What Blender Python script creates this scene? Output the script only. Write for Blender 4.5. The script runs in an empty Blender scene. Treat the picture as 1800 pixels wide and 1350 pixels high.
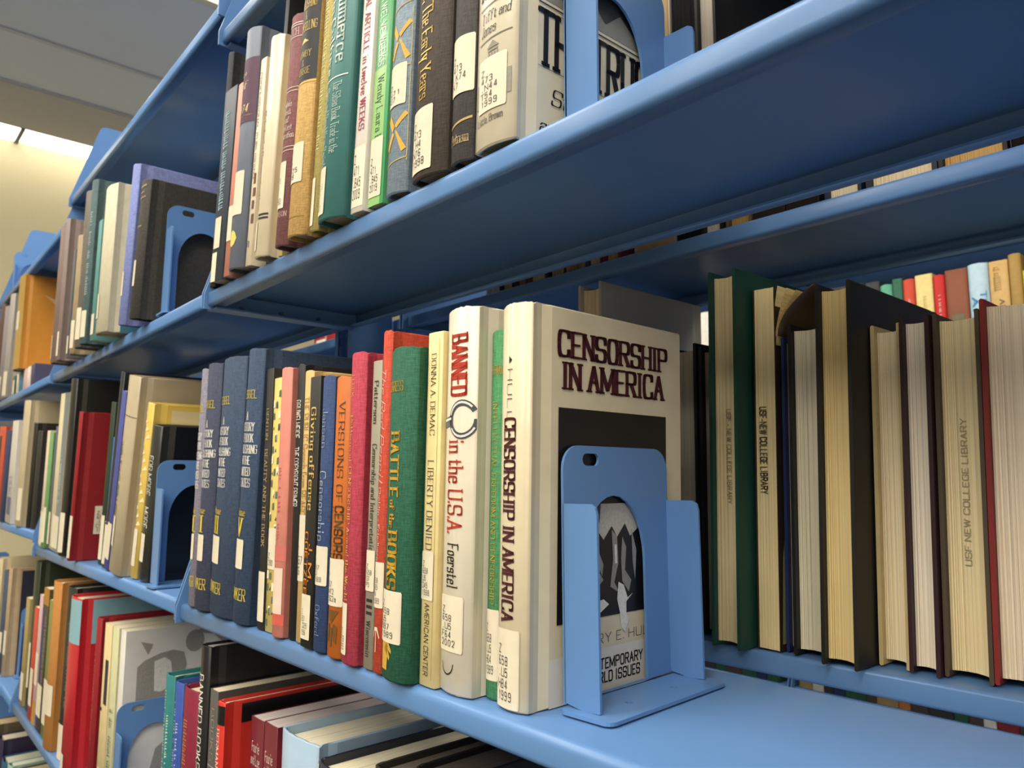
import bpy, math, random
from mathutils import Vector, Matrix
from mathutils.geometry import tessellate_polygon

S = 0.29                      # one modelling unit (distance camera - shelf lip) in metres
CAMZ = 1.40
FLOOR = -CAMZ / S
col = bpy.context.scene.collection
sc = bpy.context.scene

# ------------------------------------------------------------------ camera, world, light, exposure
cam_d = bpy.data.cameras.new('camera')
cam = bpy.data.objects.new('camera', cam_d)
col.objects.link(cam)
RX = Vector((0.665556, 0.746348, 0.000367))
UP = Vector((0.0922993, -0.0827962, 0.992283))
FW = Vector((-0.7406187, 0.660386, 0.123993))
m = Matrix.Identity(4)
for i in range(3):
    m[i][0], m[i][1], m[i][2] = RX[i], UP[i], -FW[i]
m[2][3] = CAMZ
cam.matrix_world = m
cam_d.sensor_width = 36.0
cam_d.lens = 1332.0 / 1800.0 * 36.0
cam_d.clip_start = 0.02
cam_d.dof.use_dof = True
cam_d.dof.focus_distance = 0.52
cam_d.dof.aperture_fstop = 15.0
sc.camera = cam

w = bpy.data.worlds.new('world')
sc.world = w
w.use_nodes = True
w.node_tree.nodes['Background'].inputs[0].default_value = (0.90, 0.95, 1.0, 1)
w.node_tree.nodes['Background'].inputs[1].default_value = 0.25
sc.view_settings.view_transform = 'Standard'
sc.view_settings.look = 'None'
sc.view_settings.gamma = 1.0
sc.view_settings.exposure = -0.33
sc.view_settings.use_curve_mapping = False

CEIL = 6.0
def area(name, x, y, z, sx, sy, power, color=(1.0, 0.94, 0.85), rot=(0, 0, 0)):
    d = bpy.data.lights.new(name, 'AREA')
    d.shape = 'RECTANGLE'
    d.size = sx * S
    d.size_y = sy * S
    d.energy = power
    d.color = color
    o = bpy.data.objects.new(name, d)
    o.location = (x * S, y * S, z * S + CAMZ)
    o.rotation_euler = rot
    col.objects.link(o)
    return o
# the fluorescent troffers in the ceiling: over the camera's aisle and over the next aisle
LIGHTS = [(-8.1, -2.1, 16), (-3.4, -2.1, 20), (1.3, -2.1, 26), (-3.4, -6.3, 20), (1.3, -6.3, 23), (6.0, -6.3, 18), (-3.4, -10.5, 30), (1.3, -10.5, 30), (6.0, -10.5, 26), (-8.1, 2.1, 10), (-3.4, 6.3, 20), (1.3, 6.3, 20), (-8.1, 6.3, 12)]
for lx, ly, pw in LIGHTS:
    area('ceiling_lamp', lx, ly, CEIL - 0.12, 2.0, 3.9, pw)
area('wall_wash_lamp', -14.9, 3.0, CEIL - 0.2, 0.6, 14.0, 1.6, (1.0, 0.95, 0.82))

# ------------------------------------------------------------------ materials
def lin(h):
    h = h.lstrip('#')
    r = []
    for i in (0, 2, 4):
        c = int(h[i:i + 2], 16) / 255.0
        r.append(c / 12.92 if c <= 0.04045 else ((c + 0.055) / 1.055) ** 2.4)
    return r
MATS = {}
def mat(hexc, kind='matte'):
    key = (hexc, kind)
    if key in MATS:
        return MATS[key]
    c = lin(hexc)
    M = bpy.data.materials.new(kind + '_' + hexc.strip('#'))
    M.use_nodes = True
    nt = M.node_tree
    N, L = nt.nodes, nt.links
    b = N['Principled BSDF']
    b.inputs['Base Color'].default_value = (*c, 1)
    if kind == 'emit':
        b.inputs['Emission Color'].default_value = (*c, 1)
        b.inputs['Emission Strength'].default_value = 5.0
        MATS[key] = M
        return M
    tc = N.new('ShaderNodeTexCoord')
    def noise(scale, mapping=None, detail=3.0):
        n = N.new('ShaderNodeTexNoise')
        n.inputs['Scale'].default_value = scale
        n.inputs['Detail'].default_value = detail
        if mapping:
            mp = N.new('ShaderNodeMapping')
            mp.inputs['Scale'].default_value = mapping
            L.new(tc.outputs['Object'], mp.inputs['Vector'])
            L.new(mp.outputs[0], n.inputs['Vector'])
        else:
            L.new(tc.outputs['Object'], n.inputs['Vector'])
        return n
    def tint(n, lo, hi, a=0.3, z=0.7):
        r = N.new('ShaderNodeValToRGB')
        r.color_ramp.elements[0].position = a
        r.color_ramp.elements[1].position = z
        r.color_ramp.elements[0].color = (*[v * lo for v in c], 1)
        r.color_ramp.elements[1].color = (*[min(1, v * hi) for v in c], 1)
        L.new(n.outputs['Fac'], r.inputs['Fac'])
        L.new(r.outputs['Color'], b.inputs['Base Color'])
    def bump(n, st, dist=0.0004):
        bp = N.new('ShaderNodeBump')
        bp.inputs['Strength'].default_value = st
        bp.inputs['Distance'].default_value = dist
        L.new(n.outputs['Fac'], bp.inputs['Height'])
        L.new(bp.outputs['Normal'], b.inputs['Normal'])
    rough, spec = 0.6, 0.35
    if kind == 'cloth':
        rough = 0.78
        a1 = noise(1.0, (1500, 1500, 160), 2)
        a2 = noise(1.0, (170, 170, 1500), 2)
        mx = N.new('ShaderNodeMath'); mx.operation = 'ADD'
        L.new(a1.outputs['Fac'], mx.inputs[0]); L.new(a2.outputs['Fac'], mx.inputs[1])
        hf = N.new('ShaderNodeMath'); hf.operation = 'MULTIPLY'; hf.inputs[1].default_value = 0.5
        L.new(mx.outputs[0], hf.inputs[0])
        r = N.new('ShaderNodeValToRGB')
        r.color_ramp.elements[0].position = 0.38
        r.color_ramp.elements[1].position = 0.62
        r.color_ramp.elements[0].color = (*[v * 0.78 for v in c], 1)
        r.color_ramp.elements[1].color = (*[min(1, v * 1.22 + 0.008) for v in c], 1)
        L.new(hf.outputs[0], r.inputs['Fac']); L.new(r.outputs['Color'], b.inputs['Base Color'])
        bp = N.new('ShaderNodeBump'); bp.inputs['Strength'].default_value = 0.5; bp.inputs['Distance'].default_value = 0.0003
        L.new(hf.outputs[0], bp.inputs['Height']); L.new(bp.outputs['Normal'], b.inputs['Normal'])
    elif kind == 'gloss':
        rough, spec = 0.34, 0.4
        n = noise(60, None, 3); tint(n, 0.95, 1.03); bump(n, 0.12, 0.002)
        b.inputs['Coat Weight'].default_value = 0.12
        b.inputs['Coat Roughness'].default_value = 0.15
    elif kind == 'matte':
        rough = 0.55
        n = noise(90, None, 4); tint(n, 0.93, 1.05)
    elif kind == 'pages':
        rough = 0.85; spec = 0.1
        n = noise(1.0, (1900, 14, 3.0), 4); tint(n, 0.80, 1.12, 0.35, 0.62); bump(n, 0.5, 0.0006)
    elif kind == 'label':
        rough = 0.5
        n = noise(45, None, 3); tint(n, 0.93, 1.04)
    elif kind == 'ink':
        rough = 0.5
        n = noise(500, None, 2); tint(n, 0.9, 1.1)
    elif kind == 'foil':
        rough = 0.35
        b.inputs['Metallic'].default_value = 0.15
        n = noise(400, None, 2); tint(n, 0.8, 1.15)
    elif kind == 'paint':
        rough, spec = 0.33, 0.38
        n = noise(350, None, 2); bump(n, 0.06, 0.0005)
        n2 = noise(4, None, 4); tint(n2, 0.96, 1.03)
        b.inputs['Coat Weight'].default_value = 0.03
        b.inputs['Coat Roughness'].default_value = 0.2
    elif kind == 'wall':
        rough = 0.8
        n = noise(120, None, 3); tint(n, 0.97, 1.02); bump(n, 0.1, 0.001)
    elif kind == 'tile':
        rough = 0.9; spec = 0.1
        n = noise(220, None, 6); tint(n, 0.93, 1.03); bump(n, 0.4, 0.001)
    elif kind == 'carpet':
        rough = 0.95; spec = 0.05
        n = noise(500, None, 4); tint(n, 0.6, 1.2); bump(n, 0.6, 0.003)
    elif kind == 'steel':
        rough = 0.3
        b.inputs['Metallic'].default_value = 1.0
        n = noise(300, None, 2); tint(n, 0.9, 1.0)
    b.inputs['Roughness'].default_value = rough
    b.inputs['Specular IOR Level'].default_value = spec
    MATS[key] = M
    return M
BLUE = mat('#6089be', 'paint')

# ------------------------------------------------------------------ object helpers
def mesh_obj(name, verts, faces, material, parent=None, smooth=None, scale=S):
    me = bpy.data.meshes.new(name)
    me.from_pydata([(v[0] * scale, v[1] * scale, v[2] * scale) for v in verts], [], faces)
    me.materials.append(material)
    if smooth is not None:
        if smooth is True:
            me.polygons.foreach_set('use_smooth', [True] * len(faces))
        else:
            fl = [False] * len(faces)
            for i in smooth: fl[i] = True
            me.polygons.foreach_set('use_smooth', fl)
    me.update()
    o = bpy.data.objects.new(name, me)
    col.objects.link(o)
    if parent: o.parent = parent
    return o
def tag(o, label=None, cat=None, group=None, kind=None):
    if label: o['label'] = label
    if cat: o['category'] = cat
    if group: o['group'] = group
    if kind: o['kind'] = kind
    return o
class Frame:
    """a straight run of shelving: local x along the shelf, y into it, y = 0 on the front lip"""
    def __init__(s, ox, oy, a):
        s.ox, s.oy, s.a = ox, oy, a
    def loc(s, x, y, z):
        ca, sa = math.cos(s.a), math.sin(s.a)
        return ((s.ox + x * ca - y * sa) * S, (s.oy + x * sa + y * ca) * S, z * S + CAMZ)
F1 = Frame(0, 1, 0)
F2 = Frame(-2.86, 1, math.radians(-1.1))
def empty(name, F, x, y, z, lean=0.0, yaw=0.0, pitch=0.0):
    o = bpy.data.objects.new(name, None)
    o.empty_display_size = 0.02
    o.location = F.loc(x, y, z)
    o.rotation_euler = (pitch, lean, yaw + F.a)
    col.objects.link(o)
    return o
def box_data(x0, x1, y0, y1, z0, z1):
    v = [(x0, y0, z0), (x1, y0, z0), (x1, y1, z0), (x0, y1, z0), (x0, y0, z1), (x1, y0, z1), (x1, y1, z1), (x0, y1, z1)]
    f = [(0, 3, 2, 1), (4, 5, 6, 7), (0, 1, 5, 4), (1, 2, 6, 5), (2, 3, 7, 6), (3, 0, 4, 7)]
    return v, f
def box(name, x0, x1, y0, y1, z0, z1, material, parent=None):
    v, f = box_data(x0, x1, y0, y1, z0, z1)
    return mesh_obj(name, v, f, material, parent)
def prism(name, polys, t0, t1, mp, material, parent=None):
    """flat sheet: first polygon is the outline, the others are holes; mp(a, b, t) -> xyz"""
    tris = tessellate_polygon([[Vector((a, b, 0)) for a, b in p] for p in polys])
    pts = [q for p in polys for q in p]
    n = len(pts)
    v = [mp(a, b, t0) for a, b in pts] + [mp(a, b, t1) for a, b in pts]
    f = [tuple(t) for t in tris] + [tuple(i + n for i in reversed(t)) for t in tris]
    k = 0
    for p in polys:
        m_ = len(p)
        for i in range(m_):
            a, b = k + i, k + (i + 1) % m_
            f.append((a, b, b + n, a + n))
        k += m_
    return mesh_obj(name, v, f, material, parent)
def rrect(a0, a1, b0, b1, r, n=4, corners=(1, 1, 1, 1)):
    out = []
    for ci, (cx, cy, st) in enumerate(((a1, b1, 0), (a0, b1, 90), (a0, b0, 180), (a1, b0, 270))):
        if not corners[ci]:
            out.append((cx, cy)); continue
        ox = cx - r if cx == a1 else cx + r
        oy = cy - r if cy == b1 else cy + r
        for i in range(n + 1):
            a = math.radians(st + 90 * i / n)
            out.append((ox + r * math.cos(a), oy + r * math.sin(a)))
    return out
def channel(name, prof, th, x0, x1, material, parent=None):
    """bent sheet steel: profile of (y, z) centre points, thickness th, run along x"""
    n = len(prof)
    out, inn = [], []
    for i in range(n):
        a = prof[max(0, i - 1)]; b = prof[min(n - 1, i + 1)]
        dy, dz = b[0] - a[0], b[1] - a[1]
        l = math.hypot(dy, dz) or 1
        ny, nz = -dz / l * th / 2, dy / l * th / 2
        out.append((prof[i][0] + ny, prof[i][1] + nz)); inn.append((prof[i][0] - ny, prof[i][1] - nz))
    v = []
    for x in (x0, x1):
        v += [(x, p[0], p[1]) for p in out] + [(x, p[0], p[1]) for p in inn]
    f = []
    sm = []
    for i in range(n - 1):
        sm.append(len(f)); f.append((i, i + 1, 2 * n + i + 1, 2 * n + i))
        sm.append(len(f)); f.append((n + i, 3 * n + i, 3 * n + i + 1, n + i + 1))
        f.append((i, n + i, n + i + 1, i + 1)); f.append((2 * n + i, 2 * n + i + 1, 3 * n + i + 1, 3 * n + i))
    f.append((0, 2 * n, 3 * n, n)); f.append((n - 1, 2 * n - 1, 4 * n - 1, 3 * n - 1))
    o = mesh_obj(name, v, f, material, parent, smooth=sm)
    return o
def arcpts(cy, cz, r, a0, a1, n):
    return [(cy + r * math.cos(math.radians(a0 + (a1 - a0) * i / n)), cz + r * math.sin(math.radians(a0 + (a1 - a0) * i / n))) for i in range(n + 1)]

# ------------------------------------------------------------------ lettering (stroke skeletons swept by a pen)
G = {
'A': '0d3l 3l6d 1g5g', 'B': '0d0l ~0l3l5l5h3h0h ~0h3h6h6d3d0d', 'C': '~6j6l3l0l0d3d6d6f', 'D': '0d0l ~0l3l6l6d3d0d',
'E': '0d0l 0l5l 0d5d 0h4h', 'F': '0d0l 0l5l 0h4h', 'G': '~6j6l3l0l0d3d6d6f 6f6h 4h6h', 'H': '0d0l 6d6l 0h6h', 'I': '1d1l',
'J': '3l3f ~3f3d1d0d0f', 'K': '0d0l 0g5l 2i6d', 'L': '0d0l 0d5d', 'M': '0d0l 0l4e 4e8l 8l8d', 'N': '0d0l 0l6d 6d6l',
'O': '~3d0d0l3l6l6d3d', 'P': '0d0l ~0l3l6l6h3h0h', 'Q': '~3d0d0l3l6l6d3d 3f6c', 'R': '0d0l ~0l3l6l6h3h0h 3h6d',
'S': '~6j6l3l0l0h3h6h6d3d0d0f', 'T': '3d3l 0l6l', 'U': '0l0g ~0g0d3d6d6g 6g6l', 'V': '0l3d 3d6l', 'W': '0l2d 2d4l 4l6d 6d8l',
'X': '0d6l 0l6d', 'Y': '0l3h 3h6l 3h3d', 'Z': '0l5l 5l0d 0d5d',
'a': '~0h1i3i4i4g 4g4d ~4g2g0g0d2d4d4e', 'b': '0d0l ~0g0i2i4i4d2d0d0g', 'c': '~4h4i2i0i0d2d4d4e', 'd': '4d4l ~4g4i2i0i0d2d4d4g',
'e': '0g4g ~4g4i2i0i0d2d4d4e', 'f': '~4k4l2l1l1j 1j1d 0i3i', 'g': '~4g4i2i0i0d2d4d4g 4i4c ~4c4a2a0a0b', 'h': '0d0l ~0g0i2i4i4g 4g4d',
'i': '1d1i 1k1l', 'j': '1i1c ~1c1a0a0b 1k1l', 'k': '0d0l 0f3i 1g4d', 'l': '1d1l', 'm': '0d0i ~0g0i2i3i3g 3g3d ~3g3i5i6i6g 6g6d',
'n': '0d0i ~0g0i2i4i4g 4g4d', 'o': '~2d0d0i2i4i4d2d', 'p': '0a0i ~0g0i2i4i4d2d0d0g', 'q': '4a4i ~4g4i2i0i0d2d4d4g', 'r': '0d0i ~0g0i2i3i3h',
's': '~4h4i2i0i0g2g4g4d2d0d0e', 't': '1k1f ~1f1d3d3e 0i3i', 'u': '0i0f ~0f0d2d4d4f 4d4i', 'v': '0i2d 2d4i', 'w': '0i1d 1d3i 3i5d 5d6i',
'x': '0d4i 0i4d', 'y': '0i2d 4i1a', 'z': '0i4i 4i0d 0d4d',
'0': '~2d0d0l2l4l4d2d', '1': '1j2l 2l2d', '2': '~0j0l2l4l4h0d 0d4d', '3': '~0k0l2l4l4h2h ~2h4h4d2d0d0e', '4': '3d3l 3l0f 0f4f',
'5': '4l0l 0l0h ~0h2i4i4d2d0d0e', '6': '~4k4l2l0l0d2d4d4h2h0h0f', '7': '0l4l 4l1d', '8': '~2h0h0l2l4l4h2h ~2h0h0d2d4d4h2h',
'9': '~0e0d2d4d4l2l0l0h2h4h4j', '.': '0d0e', ',': '0e0c', '-': '0g3g', "'": '0k0l', '|': '1b1l', '&': '~6d1i1l3l4l4j0g0d2d5d5g', '$': '~4j4l2l0l0h2h4h4d2d0d0f 2c2m',
'/': '0d3l', 'v2': '', }
FONTS = {'serif': (0.66, 0.24, 0.12, 0, True), 'bserif': (1.05, 0.28, 0.10, 0, True), 'lserif': (0.42, 0.16, 0.1, 0, True), 'sans': (0.45, 0.42, 0, 0, False),
         'bold': (0.85, 0.62, 0, 0, False), 'semi': (0.62, 0.5, 0, 0, False), 'light': (0.26, 0.26, 0, 0, False), 'ital': (0.5, 0.2, 0.12, 0.22, True), 'xserif': (1.15, 0.34, 0.08, 0, True), 'script': (0.3, 0.25, 0.1, 0.3, False),
         'mono': (0.42, 0.42, 0, 0, False)}
def chaikin(p, n):
    closed = p[0] == p[-1]
    for _ in range(n):
        q = [] if closed else [p[0]]
        for i in range(len(p) - 1):
            a, b = p[i], p[i + 1]
            q.append((a[0] * .75 + b[0] * .25, a[1] * .75 + b[1] * .25)); q.append((a[0] * .25 + b[0] * .75, a[1] * .25 + b[1] * .75))
        q.append(q[0] if closed else p[-1])
        p = q
    return p
def hull(P):
    P = sorted(set(P))
    def half(pts):
        h = []
        for p in pts:
            while len(h) > 1 and (h[-1][0] - h[-2][0]) * (p[1] - h[-2][1]) - (h[-1][1] - h[-2][1]) * (p[0] - h[-2][0]) <= 1e-9: h.pop()
            h.append(p)
        return h
    a, b = half(P), half(P[::-1])
    return a[:-1] + b[:-1]
GC = {}
def glyph(ch, font, it):
    key = (ch, font, it)
    if key in GC: return GC[key]
    hx, hy, tilt, slant, serif = FONTS[font]
    polys, W = [], 3.0
    if ch in G:
        strokes = []
        for s in G[ch].split():
            sm = s[0] == '~'
            s = s.lstrip('~')
            p = [(float(s[i]), float(ord(s[i + 1]) - 100)) for i in range(0, len(s), 2)]
            strokes.append((chaikin(p, it) if sm else p, sm))
        W = max(x for p, _ in strokes for x, y in p)
        if ch == 'I' or ch in 'il1': W += 1 if ch != '1' else 0
        pen = [(-hx, -hx * tilt - hy), (-hx, -hx * tilt + hy), (hx, hx * tilt - hy), (hx, hx * tilt + hy)]
        if not serif: pen = [(hx * a, hy * b) for a, b in ((1, .4), (.4, 1), (-.4, 1), (-1, .4), (-1, -.4), (-.4, -1), (.4, -1), (1, -.4))]
        for p, sm in strokes:
            for i in range(len(p) - 1):
                a, b = p[i], p[i + 1]
                polys.append(hull([(a[0] + u, a[1] + v) for u, v in pen] + [(b[0] + u, b[1] + v) for u, v in pen]))
            if serif and not sm and len(p) == 2 and p[0][1] != p[1][1] and abs(p[0][1] - p[1][1]) > 2.5:
                vert = p[0][0] == p[1][0]
                for e in p:
                    shared = sum(1 for q, s2 in strokes if q is not p and not s2 and (q[0] == e or q[-1] == e))
                    if e[1] in (0, 8, 5, -3) and (vert or not shared) and not (shared and not vert):
                        sl, st = hx + .85, max(.2, hy * .9)
                        if ch in 'bdhklnmrupqij' and e[1] in (8, 5): x0, x1 = e[0] - sl, e[0] + .3
                        else: x0, x1 = e[0] - sl, e[0] + sl
                        polys.append([(x0, e[1] - st), (x1, e[1] - st), (x1, e[1] + st), (x0, e[1] + st)])
        if slant: polys = [[(x + y * slant, y) for x, y in p] for p in polys]
    GC[key] = (polys, W)
    return GC[key]
def text_polys(text, font='serif', it=2, gap=2.4):
    """polygons of one or more lines, fitted to 0..1 x 0..1"""
    lines = text.split('|') if '|' in text else [text]
    out = []
    widths = []
    rows_ = []
    serif = FONTS[font][4]
    g = gap if font != 'bold' else gap + .2
    for ln in lines:
        x, ps = 0.0, []
        for ch in ln:
            if ch == ' ':
                x += 3.6; continue
            pg, W = glyph(ch, font, it)
            off = x + (5 - W) / 2 if font == 'mono' else x
            ps += [[(px + off, py) for px, py in p] for p in pg]
            x += (5 if font == 'mono' else W) + g
        widths.append(max(1, x - g)); rows_.append(ps)
    W = max(widths)
    n = len(lines)
    lh = 8.0 if n == 1 else 11.0
    H = 8.0 + (n - 1) * lh
    for i, ps in enumerate(rows_):
        off = 0 if font in ('mono', 'ital') and n > 1 else (W - widths[i]) / 2
        for p in ps:
            out.append([((x + off) / W, (y + (n - 1 - i) * lh) / H) for x, y in p])
    return out

# ------------------------------------------------------------------ books
class Surf: pass
def book(F, z0, label, x, y, t, h, d, lean=0.0, kind='hard', color='#777777', decos=(), yaw=0.0, rev=False, group=None,
         pages='#e8d9bb', finish=None, cat='book', detail=2, bulge=None, board=None, warp=0.0, ov=None):
    rnd = random.Random(label)
    hard = kind == 'hard'
    b = bulge if bulge is not None else (min(.02, t * .16) if hard else .002)
    if not rev: y -= b * .8
    root = empty('library_book', F, x, y, z0 + (t * math.sin(lean) if lean > 0 else 0) + .002, lean, yaw)
    tag(root, label, cat, group)
    bd = board or (0.0095 if hard else 0.0025)
    bd = min(bd, t * .3)
    ov = (0.013 if hard else 0.0015) if ov is None else ov
    na = 14 if detail > 1 else 5
    gd = min(.006, t * .12) if hard else 0
    prof = [(0, d, 0), (0, b + .055, 0)]
    if hard: prof += [(gd, b + .030, 0), (gd * .6, b + .014, 0)]
    cr = .10
    for i in range(na + 1):
        s = i / na
        yy = b * (2 * s - 1) ** 2
        prof.append((t * s, yy, 1))
    if hard: prof += [(t - gd * .6, b + .014, 0), (t - gd, b + .030, 0)]
    prof += [(t, b + .055, 0), (t, d, 0)]
    n = len(prof)
    c = min(.0035, bd * .5)
    seeds = [rnd.uniform(-1, 1) for _ in range(n)]
    def inset(p, q):
        return (min(max(p[0], q), t - q), p[1] + (q if p[2] else 0))
    verts = []
    for ring in range(6):
        for i, p in enumerate(prof):
            capz = (.004 * math.sin(math.pi * min(1, max(0, p[0] / t))) + .0015 * seeds[i] - .002) if (p[2] and hard) else 0
            if ring == 0: q, z = inset(p, c), 0 - capz * .3
            elif ring == 1: q, z = (p[0], p[1]), c
            elif ring == 2: q, z = (p[0], p[1]), h - c + capz
            elif ring == 3: q, z = inset(p, c), h + capz
            elif ring == 4: q, z = inset(p, bd), h - c * .5 + capz
            else: q, z = inset(p, bd), c * .5
            verts.append([q[0], q[1], z])
    faces, sm = [], []
    for r in range(6):
        r2 = (r + 1) % 6
        for i in range(n - 1):
            if r in (1, 2, 3) and prof[i][2] and prof[i + 1][2]: sm.append(len(faces))
            faces.append((r * n + i, r * n + i + 1, r2 * n + i + 1, r2 * n + i))
    faces.append(tuple(r * n for r in range(6))); faces.append(tuple(r * n + n - 1 for r in reversed(range(6))))
    def fin(vs):
        out = []
        for v in vs:
            vx, vy, vz = v
            if rev: vy = d - vy
            if warp: vx = vx + warp * (1 - vz / h) * 0 + warp * math.sin(vz / h * 3.1) 
            out.append((vx, vy, vz))
        return out
    fk = finish or ('cloth' if hard else 'matte')
    mesh_obj('cover', fin(verts), faces, mat(color, fk), root, smooth=sm)
    # page block
    ns = max(4, min(26, int(t / .0055))) if detail > 0 else 3
    x0, x1 = bd + .0008, t - bd - .0008
    yf = d - ov
    fr = []
    for i in range(ns):
        for e in (0, 1):
            s = (i + e) / ns
            conc = (.020 if hard else .0) * 4 * s * (1 - s) * min(1, t / .12)
            fr.append((x1 + (x0 - x1) * s, yf - conc - (rnd.random() * .0022 if e == 0 else 0)))
    for i in range(0, len(fr), 2): fr[i + 1] = (fr[i + 1][0], fr[i][1])
    ybk = b + bd + .004
    pl = [(x0, ybk), (x1, ybk)] + fr
    pn = len(pl)
    pv = [(a, q, ov + .001) for a, q in pl] + [(a, q, h - ov - .001 - (.004 if hard else 0)) for a, q in pl]
    pf = [tuple(range(pn - 1, -1, -1)), tuple(range(pn, 2 * pn))] + [(i, (i + 1) % pn, pn + (i + 1) % pn, pn + i) for i in range(pn)]
    mesh_obj('pages', fin(pv), pf, mat(pages, 'pages'), root)
    # printed matter and stickers
    def mapper(surf, off):
        if surf == 'sp':
            def f(s, q):
                u = min(max(s, 0), 1) * na
                i = min(int(u), na - 1)
                y0_, y1_ = b * (2 * i / na - 1) ** 2, b * (2 * (i + 1) / na - 1) ** 2
                return (t * s, y0_ + (y1_ - y0_) * (u - i) - off, q * h)
        elif surf == 'cv':
            def f(s, q): return (t + off, (b + .055) + s * (d - b - .055), q * h)
        elif surf == 'fe':
            def f(s, q):
                conc = (.020 if hard else 0) * 4 * s * (1 - s) * min(1, t / .12)
                return (x0 + (x1 - x0) * s, yf - conc + off + .0005, q * h)
        else:
            def f(s, q): return (x0 + (x1 - x0) * q, ybk + (yf - ybk) * s, h - ov - .001 - (.004 if hard else 0) + off)
        return f
    def facets(surf, poly):
        """cut a convex polygon along the facets of the rounded spine"""
        if surf != 'sp' or b < .003: return [poly]
        lo, hi = min(p[0] for p in poly), max(p[0] for p in poly)
        if int(lo * na) == int(hi * na): return [poly]
        out = []
        for k in range(max(0, int(lo * na)), min(na - 1, int(hi * na)) + 1):
            pp = poly
            for lim, sg in ((k / na, 1), ((k + 1) / na, -1)):
                q = []
                for i in range(len(pp)):
                    A, B = pp[i], pp[(i + 1) % len(pp)]
                    da, db = (A[0] - lim) * sg, (B[0] - lim) * sg
                    if da >= 0: q.append(A)
                    if (da > 0 > db) or (da < 0 < db):
                        r_ = da / (da - db)
                        q.append((A[0] + (B[0] - A[0]) * r_, A[1] + (B[1] - A[1]) * r_))
                pp = q
                if len(pp) < 3: break
            if len(pp) >= 3: out.append(pp)
        return out
    def lettering(name, surf, text, s0, s1, q0, q1, font, colr, orient, parent, off=.0012, mk='ink'):
        ps = text_polys(text, font, 2 if detail > 1 else 1)
        f = mapper(surf, off)
        vs, fs = [], []
        for p in ps:
            if orient == 'v': pp = [(s0 + (s1 - s0) * c_, q1 + (q0 - q1) * a) for a, c_ in p]
            else: pp = [(s0 + (s1 - s0) * a, q0 + (q1 - q0) * c_) for a, c_ in p]
            for q_ in facets(surf, pp):
                k = len(vs)
                vs += [f(s, q) for s, q in q_]
                fs.append(tuple(range(k, k + len(q_))))
        # q1 = top, q0 = bottom when vertical (read downwards)
        return mesh_obj(name, fin(vs), fs, mat(colr, mk), parent)
    def patch(name, surf, s0, s1, q0, q1, colr, parent, off=.0006, mk='label', ncol=8):
        f = mapper(surf, off)
        if surf != 'sp': ncol = 1
        else: ncol = 0
        vs = []
        rc = min(.004 / h, (q1 - q0) * .1)
        ss = [s0] + ([k / na for k in range(1, na) if s0 + .01 < k / na < s1 - .01] if surf == 'sp' else []) + [s1]
        if name == 'label' and surf == 'sp': ss = [s0, s0 + .03 * (s1 - s0)] + ss[1:-1] + [s1 - .03 * (s1 - s0), s1]
        ncol = len(ss) - 1
        for i, s in enumerate(ss):
            e = rc if i in (0, ncol) and name == 'label' else 0
            vs += [f(s, q0 + e), f(s, q1 - e)]
        fs = [(2 * i, 2 * i + 2, 2 * i + 3, 2 * i + 1) for i in range(ncol)]
        return mesh_obj(name, fin(vs), fs, mat(colr, mk), parent, smooth=None)
    for dc in decos:
        k = dc[0]
        if k == 'T':      # ('T', surf, text, s0, s1, bottom, top, font, colour, orient)
            _, surf, text, s0, s1, q0, q1, font, colr, ori = dc[:10]
            mk = 'foil' if colr in ('#d8a83c', '#e0b850', '#c9a040') else 'ink'
            lettering('lettering', surf, text, s0, s1, q0, q1, font, colr, ori, root, off=.0016, mk=mk)
        elif k == 'B':    # band or block of colour
            _, surf, s0, s1, q0, q1, colr = dc[:7]
            patch('colour_block', surf, s0, s1, q0, q1, colr, root, off=.0009 if len(dc) < 8 else dc[7], mk=('matte' if fk == 'cloth' else fk))
        elif k == 'L':    # call-number sticker
            _, s0, s1, q0, q1, text = dc[:6]
            surf = dc[6] if len(dc) > 6 else 'sp'
            lo = patch('label', surf, s0, s1, q0, q1, '#e2d8c0', root, off=.0022)
            if text:
                hh = q1 - q0
                nl = text.count('|') + 1
                ww = s1 - s0
                lettering('lettering', surf, text, s0 + ww * .13, s0 + ww * (.74 if nl > 1 else .6), q0 + hh * .10, q0 + hh * min(.9, .12 + .135 * nl), 'mono', '#3f3d39', 'h', lo, off=.0032)
        elif k == 'P':    # printed shapes
            _, surf, polys, colr = dc[:4]
            f = mapper(surf, .0014 if len(dc) < 5 else dc[4])
            groups = [polys] if len(polys) > 6 else [[p] for p in polys]
            for gp in groups:
              vs, fs = [], []
              for p in gp:
                tr = tessellate_polygon([[Vector((a, q * 1.5, 0)) for a, q in p]])
                for tri in tr:
                    for q_ in facets(surf, [p[j] for j in tri]):
                        kk = len(vs)
                        vs += [f(a, q) for a, q in q_]
                        fs.append(tuple(range(kk, kk + len(q_))))
              po = mesh_obj('printed_shape', fin(vs), fs, mat(colr, 'ink'), root)
              if len(gp) > 1: po['kind'] = 'stuff'
        elif k == 'G':    # lettering too small to read: word-shaped marks
            _, surf, s0, s1, q0, q1, colr = dc[:7]
            f = mapper(surf, .0014)
            vs, fs = [], []
            q = q1
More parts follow.
